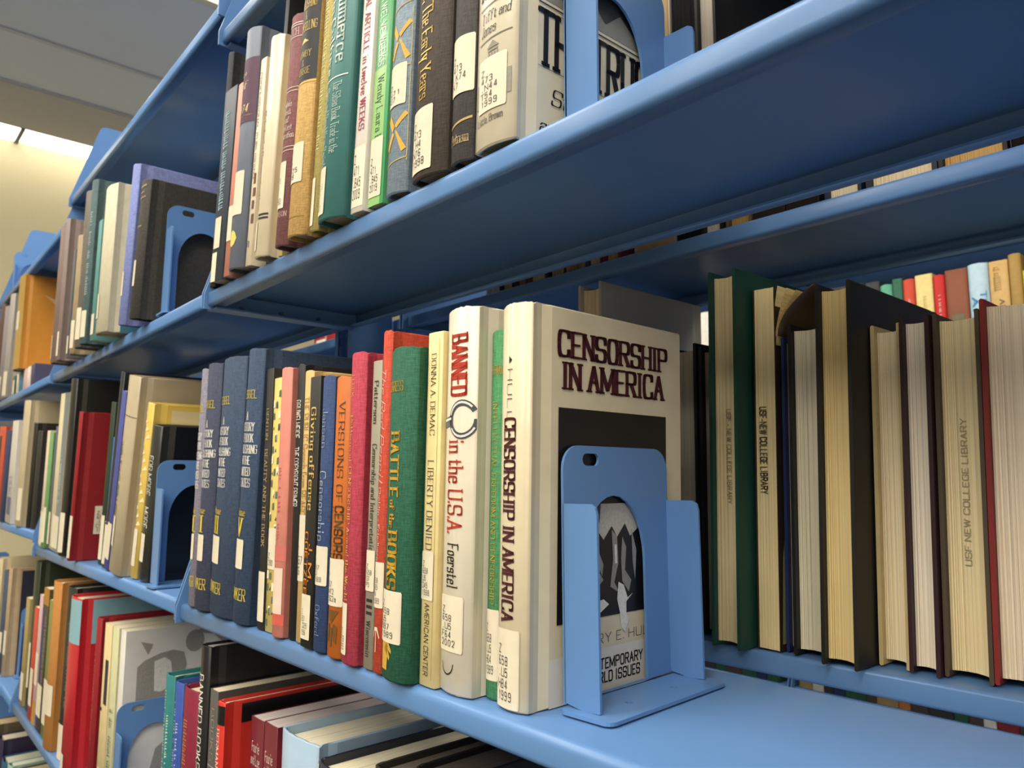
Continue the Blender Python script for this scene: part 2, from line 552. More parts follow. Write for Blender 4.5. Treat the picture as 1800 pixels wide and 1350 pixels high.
            while q > q0:
                ln = rnd.uniform(.006, .012) / h * 1.0
                wv = rnd.choice((1, 1, .65))
                if rnd.random() < .84:
                    kk = len(vs)
                    sm_ = s0 + (s1 - s0) * (1 - wv) * .3
                    se = sm_ + (s1 - s0) * wv
                    vs += [f(sm_, q), f(se, q), f(se, q - ln * .35), f(sm_, q - ln * .35)]
                    vs += [f(sm_ + (se - sm_) * .0, q), f(sm_ + (se - sm_) * .25, q), f(sm_ + (se - sm_) * .25, q - ln * .8), f(sm_, q - ln * .8)]
                    fs += [(kk, kk + 1, kk + 2, kk + 3), (kk + 4, kk + 5, kk + 6, kk + 7)]
                q -= ln * 1.15
            if fs: mesh_obj('lettering', fin(vs), fs, mat(colr, 'ink'), root)
    return root
def row(F, z0, items, rev=False, group=None):
    """items from left to right; thickness is trimmed so that neighbours never cut into one another"""
    for i, it in enumerate(items):
        it = dict(it)
        if i + 1 < len(items) and not it.get('free') and not items[i + 1].get('free'):
            nx = items[i + 1]
            hm = min(it['h'], nx['h'])
            sp = min(nx['x'] - it['x'], nx['x'] + nx.get('lean', 0) * hm - it['x'] - it.get('lean', 0) * hm) - .003
            if sp < it['t']:
                if sp < it['t'] * .6: print('SQUEEZED', it['label'], it['t'], round(sp, 3))
                it['t'] = max(sp, .012)
        it.pop('free', None)
        it.setdefault('rev', rev); it.setdefault('group', group)
        book(F, z0, **it)
def I(label, x, y, t, h, lean=0.0, color='#777777', decos=(), d=.55, kind='hard', **kw):
    r = dict(label=label, x=x, y=y, t=t, h=h, lean=lean, color=color, decos=decos, d=d, kind=kind)
    r.update(kw)
    return r
# ------------------------------------------------------------------ the room
def world_box(name, x0, x1, y0, y1, z0, z1, m_, parent=None):
    v, f = box_data(x0, x1, y0, y1, z0, z1)
    v = [(a, b_, c + CAMZ / S) for a, b_, c in v]
    return mesh_obj(name, v, f, m_, parent)
XW, XE, YS, YN = -15.6, 9.6, -16.8, 12.6
tag(world_box('floor', XW - .5, XE + .5, YS - .5, YN + .5, FLOOR - .3, FLOOR, mat('#5c5a56', 'carpet')), kind='structure')
tag(world_box('wall_left', XW - .5, XW, YS, YN, FLOOR, CEIL + .5, mat('#d9cda6', 'wall')), kind='structure')
tag(world_box('wall_right', XE, XE + .5, YS, YN, FLOOR, CEIL + .5, mat('#cac3b2', 'wall')), kind='structure')
tag(world_box('wall_back', XW - .5, XE + .5, YN, YN + .5, FLOOR, CEIL + .5, mat('#cac3b2', 'wall')), kind='structure')
tag(world_box('wall_front', XW - .5, XE + .5, YS - .5, YS, FLOOR, CEIL + .5, mat('#cac3b2', 'wall')), kind='structure')
tag(world_box('baseboard_left', XW, XW + .05, YS, YN, FLOOR, FLOOR + .35, mat('#3c4148', 'matte')), kind='structure')
ceil = tag(world_box('ceiling', XW - .5, XE + .5, YS - .5, YN + .5, CEIL + .10, CEIL + .5, mat('#b4b6ba', 'wall')), kind='structure')
tx = [-13.2, -11.63, -9.28, -6.93, -4.58, -2.23, .12, 2.47, 4.82, 7.17, 9.52]
ty = [-16.8, -12.6, -8.4, -4.2, 0, 4.2, 8.4, 12.6]
lit = {(2, 3), (4, 3), (6, 3), (4, 2), (6, 2), (8, 2), (4, 1), (6, 1), (8, 1), (2, 4), (4, 5), (6, 5), (2, 5)}
proto = {}
for i in range(len(tx) - 1):
    for j in range(len(ty) - 1):
        wx, wy = tx[i + 1] - tx[i], ty[j + 1] - ty[j]
        cx, cy = (tx[i] + tx[i + 1]) / 2, (ty[j] + ty[j + 1]) / 2
        if (i, j) in lit:
            r = bpy.data.objects.new('ceiling_light', None); col.objects.link(r)
            r.location = (cx * S, cy * S, CEIL * S + CAMZ)
            if ('l' not in proto):
                v, f = box_data(-wx / 2 + .12, wx / 2 - .12, -wy / 2 + .12, wy / 2 - .12, -.01, .05)
                proto['l'] = mesh_obj('diffuser', v, f, mat('#fff6e0', 'emit'), r)
                v, f = [], []
                for bx in ((-wx / 2, wx / 2, -wy / 2, -wy / 2 + .12), (-wx / 2, wx / 2, wy / 2 - .12, wy / 2), (-wx / 2, -wx / 2 + .12, -wy / 2, wy / 2), (wx / 2 - .12, wx / 2, -wy / 2, wy / 2)):
                    bv, bf = box_data(*bx, -.03, .05)
                    f += [tuple(q + len(v) for q in ff) for ff in bf]; v += bv
                proto['f'] = mesh_obj('light_frame', v, f, mat('#e8e2d6', 'matte'), r)
            else:
                for k in 'lf':
                    c = proto[k].copy(); col.objects.link(c); c.parent = r
            side = 'far end of the open floor' if cy < -8 else ('open floor' if cy < -4 else ('camera aisle' if cy < 0 else ('shelving' if cy < 4 else 'next aisle')))
            pos = {-1: 'left end', 0: 'middle', 1: 'right part', 2: 'right end'}[-1 if cx < -6 else (2 if cx > 4 else (1 if cx > 0 else 0))]
            tag(r, 'recessed white fluorescent ceiling light above the %s, %s' % (side if not (side == 'shelving') else 'shelving run', pos), 'light', 'recessed ceiling lights')
            continue
        key = (round(wx, 2), round(wy, 2))
        if key not in proto:
            g_ = .05
            v, f = box_data(-wx / 2 + g_, wx / 2 - g_, -wy / 2 + g_, wy / 2 - g_, 0, .06)
            o = mesh_obj('ceiling_tile', v, f, mat('#e4eeff', 'tile'), ceil); proto[key] = o
        else:
            o = proto[key].copy(); col.objects.link(o); o.parent = ceil
        o.location = (cx * S, cy * S, CEIL * S + CAMZ + .002)
for i, x in enumerate(tx):
    world_box('ceiling_rail', x - .035, x + .035, YS, YN, CEIL - .015, CEIL + .10, mat('#cfd4e0', 'matte'), ceil)
for y in ty[1:-1]:
    world_box('ceiling_rail', -13.2, XE, y - .06, y + .06, CEIL - .015, CEIL + .10, mat('#b4bccf', 'matte'), ceil)
world_box('soffit', -14.85, -13.2, YS, YN, CEIL - .03, CEIL + .1, mat('#c4c4c8', 'wall'), ceil)
v, f = [], []
slot = bpy.data.objects.new('wall_light', None); col.objects.link(slot)
slot.location = (-15.2 * S, 0, CEIL * S + CAMZ)
tag(slot, 'long white fluorescent strip light running along the top of the yellow wall', 'light')
yy = -8.2
for k in range(4):
    y1 = yy + 3.9
    off = 1.99 - (-8.2 + 3.9 * 2 + .02 * 2)
    bv, bf = box_data(-.33, .35, yy + off + .03, y1 + off - .03, -.02, .05)
    mesh_obj('light_tube', bv, bf, mat('#fffaf0', 'emit'), slot)
    bv, bf = box_data(-.35, .37, y1 + off - .03, y1 + off + .03, -.06, .06)
    mesh_obj('joint', bv, bf, mat('#6b7076', 'matte'), slot)
    yy = y1 + .02

# ------------------------------------------------------------------ steel shelving
DEP = .635
def shelf(F, x0, x1, z, label, group=None, H=.545, y0=0.0, flip=False, thick=.062, front='lip', HB=None):
    root = empty('library_shelf', F, x0, y0, z)
    if flip:
        root.location = F.loc(x1, y0 + DEP, z); root.rotation_euler = (0, 0, F.a + math.pi)
    tag(root, label, 'shelf', group)
    L = x1 - x0
    t = -thick
    prof = [(.050, t + .004), (.012, t + .004)] + arcpts(.012, t + .014, .011, 270, 180, 4) + arcpts(.016, -.018, .0145, 180, 90, 6) + [(DEP - .02, -.0035)] + \
        arcpts(DEP - .014, -.0095, .006, 90, 0, 3) + arcpts(DEP - .016, t + .012, .008, 0, -90, 3) + [(DEP - .05, t + .004)]
    channel('panel', prof, .006, .012, L - .012, BLUE, root)
    HL, HR = H if isinstance(H, tuple) else (H, H)
    mkpts = lambda H: [(-.014, t - .008), (DEP + .02, t - .008), (DEP + .02, H - .03), (DEP - .02, H), (.175 * H / .545, H), (.15 * H / .545, H - .012), (.138 * H / .545, H - .045), (-.006, .012), (-.014, -.012)]
    for xx, HH in ((0.0, HL), (L - .008, HR)):
        prism('end_bracket', [mkpts(HH)], xx, xx + .008, lambda a, b_, tt: (tt, a, b_), BLUE, root)
        # folded edge strip that shows under the shelf
    for xx, sg in ((.008, 1), (L - .008, -1)):
        xa, xb = sorted((xx, xx + sg * .035))
        box('bracket_foot', xa, xb, .02, DEP - .04, t - .008, t - .002, BLUE, root)
    for q in (.13, .29, .45):
        v, f = [], []
        for a in range(10):
            an = a * math.pi / 5
            v += [(.008, q + .012 * math.cos(an), -.045 + .007 * math.sin(an)), (.014, q + .009 * math.cos(an), -.045 + .005 * math.sin(an))]
        f = [(2 * a, (2 * a + 2) % 20, (2 * a + 3) % 20, 2 * a + 1) for a in range(10)] + [tuple(2 * a + 1 for a in range(10))]
        mesh_obj('rivet', v, f, mat('#8a94a4', 'steel'), root)
    return root
left = {'top': -2.83, 'upper': -2.842, 'middle': -2.965, 'lower': -3.32, 'second lowest': -3.42, 'bottom': -3.5}
left2 = {'top': -2.79, 'upper': -2.99, 'middle': -3.15, 'lower': -3.56, 'second lowest': -3.12, 'bottom': -3.65}
bays = [(F1, -2.842, .21, 'nearest'), (F2, -3.045, -.012, 'second'), (F2, -6.09, -3.05, 'third'), (F2, -9.14, -6.095, 'fourth')]
names = ['top', 'upper', 'middle', 'lower', 'second lowest', 'bottom']
levels = {'nearest': [(1.7485, .545), (.7005, .545), (-.4565, .545), (-1.50, .545), (-2.55, .545), (-3.6, .545)],
          'second': [(1.885, .545), (.705, .545), (-.447, .545), (-1.54, .545), (-2.62, .545), (-3.65, .545)],
          'third': [(1.75, (.80, .545)), (.71, .5), (-.36, .545), (-1.54, .545), (-2.62, .545), (-3.65, .545)],
          'fourth': [(1.62, .545), (.66, .545), (-.36, .545), (-1.5, .545), (-2.62, .545), (-3.65, .545)]}
for F, a, b_, nm in bays:
    for (z, H), ln in zip(levels[nm], names):
        if nm == 'nearest': a = left[ln]
        if nm == 'second': a, b_ = left2[ln], left[ln] + 2.86 - .012
        if nm == 'third': b_ = left2[ln] - .006
        shelf(F, a, b_, z, 'light blue steel %s shelf of the %s bay, facing the camera' % (ln, nm), 'steel library shelves', H)
far = {'nearest': [1.76, .732, -.4565, -1.50, -2.55, -3.6], 'second': [1.76, .732, -.4565, -1.50, -2.55, -3.6], 'third': [1.76, .72, -.45, -1.5, -2.55, -3.6]}
for F, a, b_, nm in bays[:3]:
    for z, ln in zip(far[nm], names):
        shelf(F, a, b_, z, 'blue steel %s shelf on the far face of the %s bay' % (ln, nm), 'steel library shelves', .30 if z > -.5 and z < 0 else .25, y0=.888, flip=True, thick=.060 if ln != 'upper' else .052)
def post(F, x, label):
    root = empty('upright_post', F, x, .66, FLOOR)
    tag(root, label, 'post', 'slotted steel uprights')
    H = 2.45 - FLOOR
    slots = []
    k = int(H / .088)
    for i in range(4, k):
        for sx in (.045, .095):
            z = i * .088
            if z > 3.2: slots.append([(sx - .007, z), (sx + .007, z), (sx + .007, z + .048), (sx - .007, z + .048)])
    prism('front_face', [[(0, 0), (.15, 0), (.15, H), (0, H)]] + slots, 0, .008, lambda a, b2, t_: (a, t_, b2), BLUE, root)
    prism('rear_face', [[(0, 0), (.15, 0), (.15, H), (0, H)]] + slots, .197, .205, lambda a, b2, t_: (a, t_, b2), BLUE, root)
    box('side_wall', 0, .008, .0085, .1965, 0, H, BLUE, root)
    box('side_wall', .142, .15, .0085, .1965, 0, H, BLUE, root)
    return root
post(F1, -3.07, 'blue slotted steel upright between the nearest and second bays')
post(F1, .14, 'blue slotted steel upright at the right end of the nearest bay')
post(F2, -3.22, 'blue slotted steel upright between the second and third bays')
post(F2, -6.2, 'blue slotted steel upright between the third and fourth bays')
F3 = Frame(0, 5.55, 0)
for i, (a, b_) in enumerate(((-12.2, -9.17), (-9.15, -6.12), (-6.1, -3.07), (-3.05, -.02), (0.0, 3.03))):
    for z, ln in zip((1.72, .60, -.5, -1.56, -2.65, -3.7), names):
        shelf(F3, a, b_, z, 'blue steel %s shelf of the range across the next aisle, %s bay' % (ln, ('leftmost', 'second', 'third', 'fourth', 'rightmost')[i]), 'steel library shelves', .4)
box_ = tag(world_box('back_panel', -12.2, 3.03, 6.22, 6.26, FLOOR, 2.4, mat('#3f5f8c', 'paint')), 'blue steel back panel behind the books across the next aisle', 'panel')

# ------------------------------------------------------------------ bookends
def arch(cy, hw, zb, zs, zt, n=14):
    """arch shaped cut-out: straight sides from zb to zs, half ellipse up to zt"""
    return [(cy - hw, zb), (cy + hw, zb)] + [(cy + hw * math.cos(math.pi * i / n), zs + (zt - zs) * math.sin(math.pi * i / n)) for i in range(n + 1)]
def bookend(F, x, y, z, label, yaw=.06, lean=-.03, src=None):
    if src is not None:
        r = src.copy(); col.objects.link(r)
        for ch in src.children:
            c = ch.copy(); col.objects.link(c); c.parent = r
        r.location = F.loc(x, y, z + .004); r.rotation_euler = (0, lean, yaw + F.a)
        for ch in r.children:
            if ch.name.startswith('base_plate'): ch.rotation_euler = (0, -lean, 0)
        tag(r, label)
        return r
    root = empty('bookend', F, x, y, z + .004, lean, yaw)
    tag(root, label, 'bookend', 'blue steel bookends')
    T = .0065
    out = rrect(0, .372, .010, .522, .05, 6, (1, 1, 0, 0))
    slot_ = rrect(.062, .116, .480, .506, .0125, 4)
    prism('plate', [out, arch(.166, .110, .012, .27, .416), slot_], 0, T, lambda a, b2, t_: (t_, a, b2), BLUE, root)
    for yv, nm in ((0.0, 'side_flange'), (.366, 'side_flange')):
        prism(nm, [[(.003, .014), (.05, .006), (.092, .008)] + [(.092, .38), (.088, .395), (.076, .402), (.003, .402)]], yv, yv + T, lambda a, b2, t_: (a, t_, b2), BLUE, root)
    base_o = rrect(.008, .137, -.026, .392, .02, 4, (1, 1, 1, 1))
    holes = [[(.078 + .009 * math.cos(k * math.pi / 5), yc + .009 * math.sin(k * math.pi / 5)) for k in range(10)] for yc in (.11, .27)]
    # the base stays flat on the shelf while the plate leans
    o = prism('base_plate', [base_o] + holes, 0.0, .007, lambda a, b2, t_: (a, b2, t_), BLUE, root)
    o.rotation_euler = (0, -lean, 0)
    return root
be = bookend(F1, -1.101, .119, -.4565, 'blue steel bookend on the middle shelf against the cream hardback with the dark title', .05, -.006)
bookend(F1, -1.078, .112, .7005, 'blue steel bookend on the upper shelf propping the white newspaper history', .03, 0.0, be)
bookend(F2, -.645, .02, .705, 'blue steel bookend on the upper shelf propping the black book beside the lavender one', .0, .03, be)
bookend(F2, -.578, .022, -.447, 'blue steel bookend on the middle shelf propping the black book left of the navy set', .0, .02, be)
bookend(F2, -1.0, .03, -1.54, 'blue steel bookend on the lower shelf in front of the white cover with grey letters', .0, .0, be)
bookend(F2, -4.37, .13, -1.54, 'blue steel bookend on the lower shelf of the third bay', .0, .05, be)
bookend(F2, -6.03, .08, 1.75, 'blue steel bookend standing on the top shelf at the far end of the third bay', .0, .0, be)
# ------------------------------------------------------------------ books, upper shelf of the nearest bay
GOLD, GREY = '#d8a83c', '#8c8f92'
ZU, ZM, ZL = .7005, -.4565, -1.50
row(F1, ZU, [
 I('tall black hardback beside the end bracket on the upper shelf', -2.822, .0, .052, .90, .085, '#2e2f33', free=True),
 I('slim charcoal paperback with pale blue vertical lettering, leftmost in front on the upper shelf', -2.762, -.022, .118, .715, .085, '#37414d', [
    ('G', 'sp', .25, .6, .34, .88, '#9fbccb'), ('L', .12, .62, .17, .33, ''), ('B', 'sp', .04, .45, .0, .15, '#e7dfc4')], kind='paper', d=.5),
 I('thin salmon paperback squeezed between two dark books', -2.632, -.022, .05, .70, .085, '#c98572', [('L', .1, .9, .18, .36, '')], kind='paper', d=.45),
 I('slate hardback with a plum title band on the spine', -2.573, -.028, .122, .846, .085, '#6c7484', [
    ('B', 'sp', 0, 1, .60, .87, '#5a3c52'), ('T', 'sp', 'of', .25, .6, .745, .775, 'ital', '#ecd9a0', 'h'), ('T', 'sp', 'a', .3, .5, .80, .82, 'ital', '#ecd9a0', 'h'),
    ('T', 'sp', '1974', .15, .72, .645, .675, 'ital', '#ecd9a0', 'h'), ('B', 'sp', .1, .9, .628, .632, '#c9b070'), ('L', .1, .82, .22, .40, ''), ('P', 'sp', [[(.3, .15), (.45, .16), (.6, .15), (.7, .125), (.6, .10), (.45, .09), (.3, .10), (.22, .125)]], '#d8cc6a')], finish='matte', d=.58),
 I('cream paperback with grey vertical lettering and a brown strip of pictures', -2.447, -.020, .046, .715, .085, '#e6d6bb', [
    ('T', 'sp', 'PROFESSIONAL PUBLISHING', .2, .55, .42, .93, 'sans', '#77777a', 'v'), ('P', 'sp', [[(.5, .20), (.9, .20), (.9, .245), (.5, .245)], [(.45, .27), (.8, .27), (.8, .31), (.45, .31)], [(.5, .33), (.9, .33), (.9, .37), (.5, .37)], [(.5, .39), (.8, .39), (.8, .44), (.5, .44)]], '#6b4a3e'),
    ('P', 'sp', [[(.2, .09), (.5, .09), (.5, .12), (.2, .12)]], '#77777a')], kind='paper', d=.5),
 I('black cover with white capitals rising behind the glossy cream book', -2.398, .03, .028, .99, .084, '#232326', [
    ('T', 'cv', 'ALA', .02, .3, .90, .93, 'bold', '#dddddd', 'h')], kind='paper', d=.45, free=False),
 I('glossy cream book in a clear sleeve with two black rings near the foot', -2.366, -.024, .105, .735, .084, '#e0d2b4', [
    ('T', 'sp', 'Scholarly Communication', .12, .42, .22, .66, 'serif', '#6d7068', 'v'), ('L', .04, .42, .03, .16, ''),
    ('P', 'sp', [[(.4, .168), (.9, .168), (.9, .176), (.4, .176)], [(.4, .184), (.9, .184), (.9, .192), (.4, .192)]], '#26262c')], finish='gloss', d=.5),
 I('very thin pale yellow pamphlet right of the glossy cream book', -2.258, .01, .028, .68, .083, '#dfc98c', kind='paper', d=.5),
 I('mauve-brown cloth hardback with white rules and lettering', -2.206, -.026, .092, .735, .083, '#7a4e50', [
    ('T', 'sp', 'FITCH', .12, .8, .905, .935, 'lserif', '#dcc8c0', 'h'), ('P', 'sp', [[(.05, .945), (.95, .945), (.95, .949), (.05, .949)], [(.05, .955), (.95, .955), (.95, .959), (.05, .959)],
       [(.05, .895), (.95, .895), (.95, .898), (.05, .898)], [(.05, .66), (.95, .66), (.95, .663), (.05, .663)], [(.05, .675), (.95, .675), (.95, .678), (.05, .678)], [(.05, .405), (.95, .405), (.95, .408), (.05, .408)], [(.05, .42), (.95, .42), (.95, .423), (.05, .423)]], '#d8c4bc'),
    ('T', 'sp', 'Sylvia|Beach|and|the Lost|Generation', .12, .9, .46, .62, 'serif', '#e6d8ce', 'h'), ('T', 'sp', 'NORTON', .15, .85, .125, .145, 'lserif', '#dcc8c0', 'h'), ('L', .08, .7, .16, .36, 'Z|473|B4|F5|1983')], d=.5),
 I('tan cloth hardback with a black title panel', -2.100, -.036, .118, .80, .082, '#caa566', [
    ('B', 'sp', .0, 1, .585, .93, '#26262a'), ('T', 'sp', 'PUBLISHING|&|BOOKSELLING', .10, .92, .78, .90, 'serif', '#dfc06a', 'h'), ('T', 'sp', 'MUMBY|&|NORRIE', .2, .8, .61, .70, 'lserif', '#dfc06a', 'h'),
    ('P', 'sp', [[(.3, .73), (.7, .735), (.5, .75)], [(.0, .575), (1, .575), (1, .579), (.0, .579)]], '#dfc06a'), ('L', .1, .8, .20, .35, 'Z|325|M9'), ('P', 'sp', [[(.05, .07), (.95, .07), (.95, .073), (.05, .073)]], '#a07c3a')], d=.55),
 I('slim olive-yellow hardback with pale vertical lettering', -1.982, -.022, .056, .78, .081, '#a99c5c', [
    ('G', 'sp', .3, .65, .30, .93, '#d8cf94'), ('L', .05, .6, .02, .2, '')], d=.5),
 I('teal hardback lettered in white along the spine', -1.921, -.030, .155, .84, .079, '#3f7674', [
    ('T', 'sp', 'Commerce', .52, .86, .53, .82, 'serif', '#e8f0e4', 'v'), ('T', 'sp', 'in Culture', .12, .42, .50, .76, 'serif', '#e8f0e4', 'v'), ('P', 'sp', [[(.10, .475), (.9, .475), (.9, .479), (.10, .479)]], '#e8f0e4'),
    ('T', 'sp', 'The Sibao Book Trade in the', .52, .76, .22, .46, 'lserif', '#d8e6da', 'v'), ('T', 'sp', 'Qing and Republican Periods', .15, .38, .18, .45, 'lserif', '#d8e6da', 'v'), ('L', .04, .46, .02, .18, 'Z|462.3|.C5|B76|2007')], finish='matte', d=.55),
 I('white paperback with red capitals down the spine', -1.764, -.012, .070, .76, .070, '#efe6df', [
    ('T', 'sp', 'Your JOURNAL ARTICLE in twelve WEEKS', .30, .72, .30, .98, 'serif', '#9c2f48', 'v'), ('B', 'sp', .03, .97, .02, .24, '#ece2cc'), ('T', 'sp', 'Z|471|.B45|2009', .12, .72, .05, .21, 'mono', '#4a4844', 'h')], kind='paper', finish='gloss', d=.5),
 I('bright green paperback with white capitals above black script', -1.691, -.003, .083, .76, .062, '#62a873', [
    ('B', 'sp', .0, .80, .0, .49, '#92c274'), ('B', 'sp', .8, 1, .0, 1, '#3f9a5c'), ('T', 'sp', 'ARTICLE IN TWELVE WEEKS', .25, .62, .50, .94, 'sans', '#e8f2dc', 'v'),
    ('T', 'sp', 'Wendy Laura B', .3, .68, .23, .46, 'lserif', '#2c4a34', 'v'), ('L', .05, .85, .03, .24, 'Z|471|.B45|2019')], kind='paper', finish='gloss', d=.5),
 I('pale blue-grey patterned cloth book with golden crosses on the spine', -1.606, -.002, .098, .80, .052, '#8394a2', [
    ('P', 'sp', [[(.15, .545), (.30, .56), (.5, .515), (.42, .50)], [(.85, .56), (.95, .55), (.58, .51), (.5, .52)], [(.42, .50), (.5, .49), (.25, .44), (.12, .455)], [(.52, .505), (.6, .50), (.92, .44), (.78, .43)]], '#d9a63a'),
    ('P', 'sp', [[(.15, .245), (.30, .26), (.5, .215), (.42, .20)], [(.85, .26), (.95, .25), (.58, .21), (.5, .22)], [(.42, .20), (.5, .19), (.25, .14), (.12, .155)], [(.52, .205), (.6, .20), (.92, .14), (.78, .13)]], '#d9a63a'),
    ('P', 'sp', [[(.05, .60), (.95, .62), (.95, .624), (.05, .604)], [(.05, .39), (.95, .41), (.95, .414), (.05, .394)], [(.05, .09), (.95, .11), (.95, .114), (.05, .094)], [(.08, .1), (.1, .1), (.1, .6), (.08, .6)], [(.93, .1), (.95, .1), (.95, .6), (.93, .6)]], '#b9a468'),
    ('P', 'sp', [[(.1, .66), (.9, .69), (.9, .694), (.1, .664)], [(.1, .70), (.9, .73), (.9, .734), (.1, .704)], [(.1, .76), (.9, .79), (.9, .794), (.1, .764)]], '#a99a70'), ('L', .1, .85, .285, .42, 'Z|471|G7')], d=.55),
 I('brown-black cloth hardback with gold lettering reading The Early Years', -1.487, -.004, .146, .80, .045, '#4c443e', [
    ('T', 'sp', 'Randolph Hearst, The Early Years', .28, .60, .245, .86, 'serif', '#e0b850', 'v'), ('L', .04, .70, .02, .215, 'Z|473|.H4|N76|1998')], d=.56),
 I('charcoal cloth hardback with a gold rule and publisher name at the foot', -1.335, .0, .084, .80, .038, '#4a4848', [
    ('L', .05, .98, .20, .37, 'Z|473|.K74|K7'), ('P', 'sp', [[(.05, .105), (.95, .12), (.95, .127), (.05, .112)]], '#b89a5c'), ('T', 'sp', 'Putnam', .12, .85, .055, .085, 'serif', '#c9ae84', 'h')], d=.56),
 I('thick white newspaper history in a glossy jacket with large black title letters', -1.247, .0, .136, .80, .035, '#ddd3bb', [
    ('T', 'sp', 'Tifft and|Jones', .18, .85, .32, .385, 'ital', '#26262a', 'h'), ('P', 'sp', [[(.12, .40), (.9, .405), (.9, .408), (.12, .403)], [(.12, .30), (.9, .305), (.9, .308), (.12, .303)]], '#5b5850'),
    ('P', 'sp', [[(.35, .275), (.5, .295), (.65, .275)], [(.38, .265), (.62, .265), (.62, .272), (.38, .272)], [(.39, .17), (.43, .17), (.43, .262), (.39, .262)], [(.46, .17), (.5, .17), (.5, .262), (.46, .262)], [(.53, .17), (.57, .17), (.57, .262), (.53, .262)], [(.6, .17), (.63, .17), (.63, .262), (.6, .262)], [(.05, .12), (.16, .12), (.16, .19), (.05, .19)], [(.82, .13), (.9, .13), (.9, .2), (.82, .2)]], '#8a8578'),
    ('T', 'sp', 'THE|TRUST', .1, .9, .43, .56, 'bserif', '#1b1d28', 'h'), ('L', .14, .82, .10, .25, 'Z|473|.N44|T54|1999'), ('T', 'sp', 'Little, Brown', .12, .75, .068, .088, 'serif', '#55514a', 'h'),
    ('B', 'cv', .0, 1, .42, .90, '#8f8e88', .0006), ('P', 'cv', [[(.0, .405), (1, .405), (1, .409), (.0, .409)], [(.0, .392), (1, .392), (1, .3935), (.0, .3935)], [(.0, .225), (1, .225), (1, .2265), (.0, .2265)]], '#2b2b30'),
    ('P', 'cv', [[(.03, .47), (.2, .44), (.35, .52), (.5, .45), (.62, .5), (.8, .44), (.95, .5), (.9, .6), (.6, .58), (.3, .64), (.1, .58)], [(.2, .7), (.5, .66), (.8, .72), (.6, .8), (.3, .8)]], '#3a3b3c'),
    ('T', 'cv', 'THE TRUST', .01, .97, .235, .385, 'xserif', '#15161f', 'h'), ('T', 'cv', 'Susan E. Tifft', .10, .92, .13, .175, 'ital', '#15161f', 'h'), ('T', 'cv', 'and Alex S. Jones', .02, .9, .04, .085, 'ital', '#15161f', 'h')], finish='gloss', d=.50, bulge=.014),
])
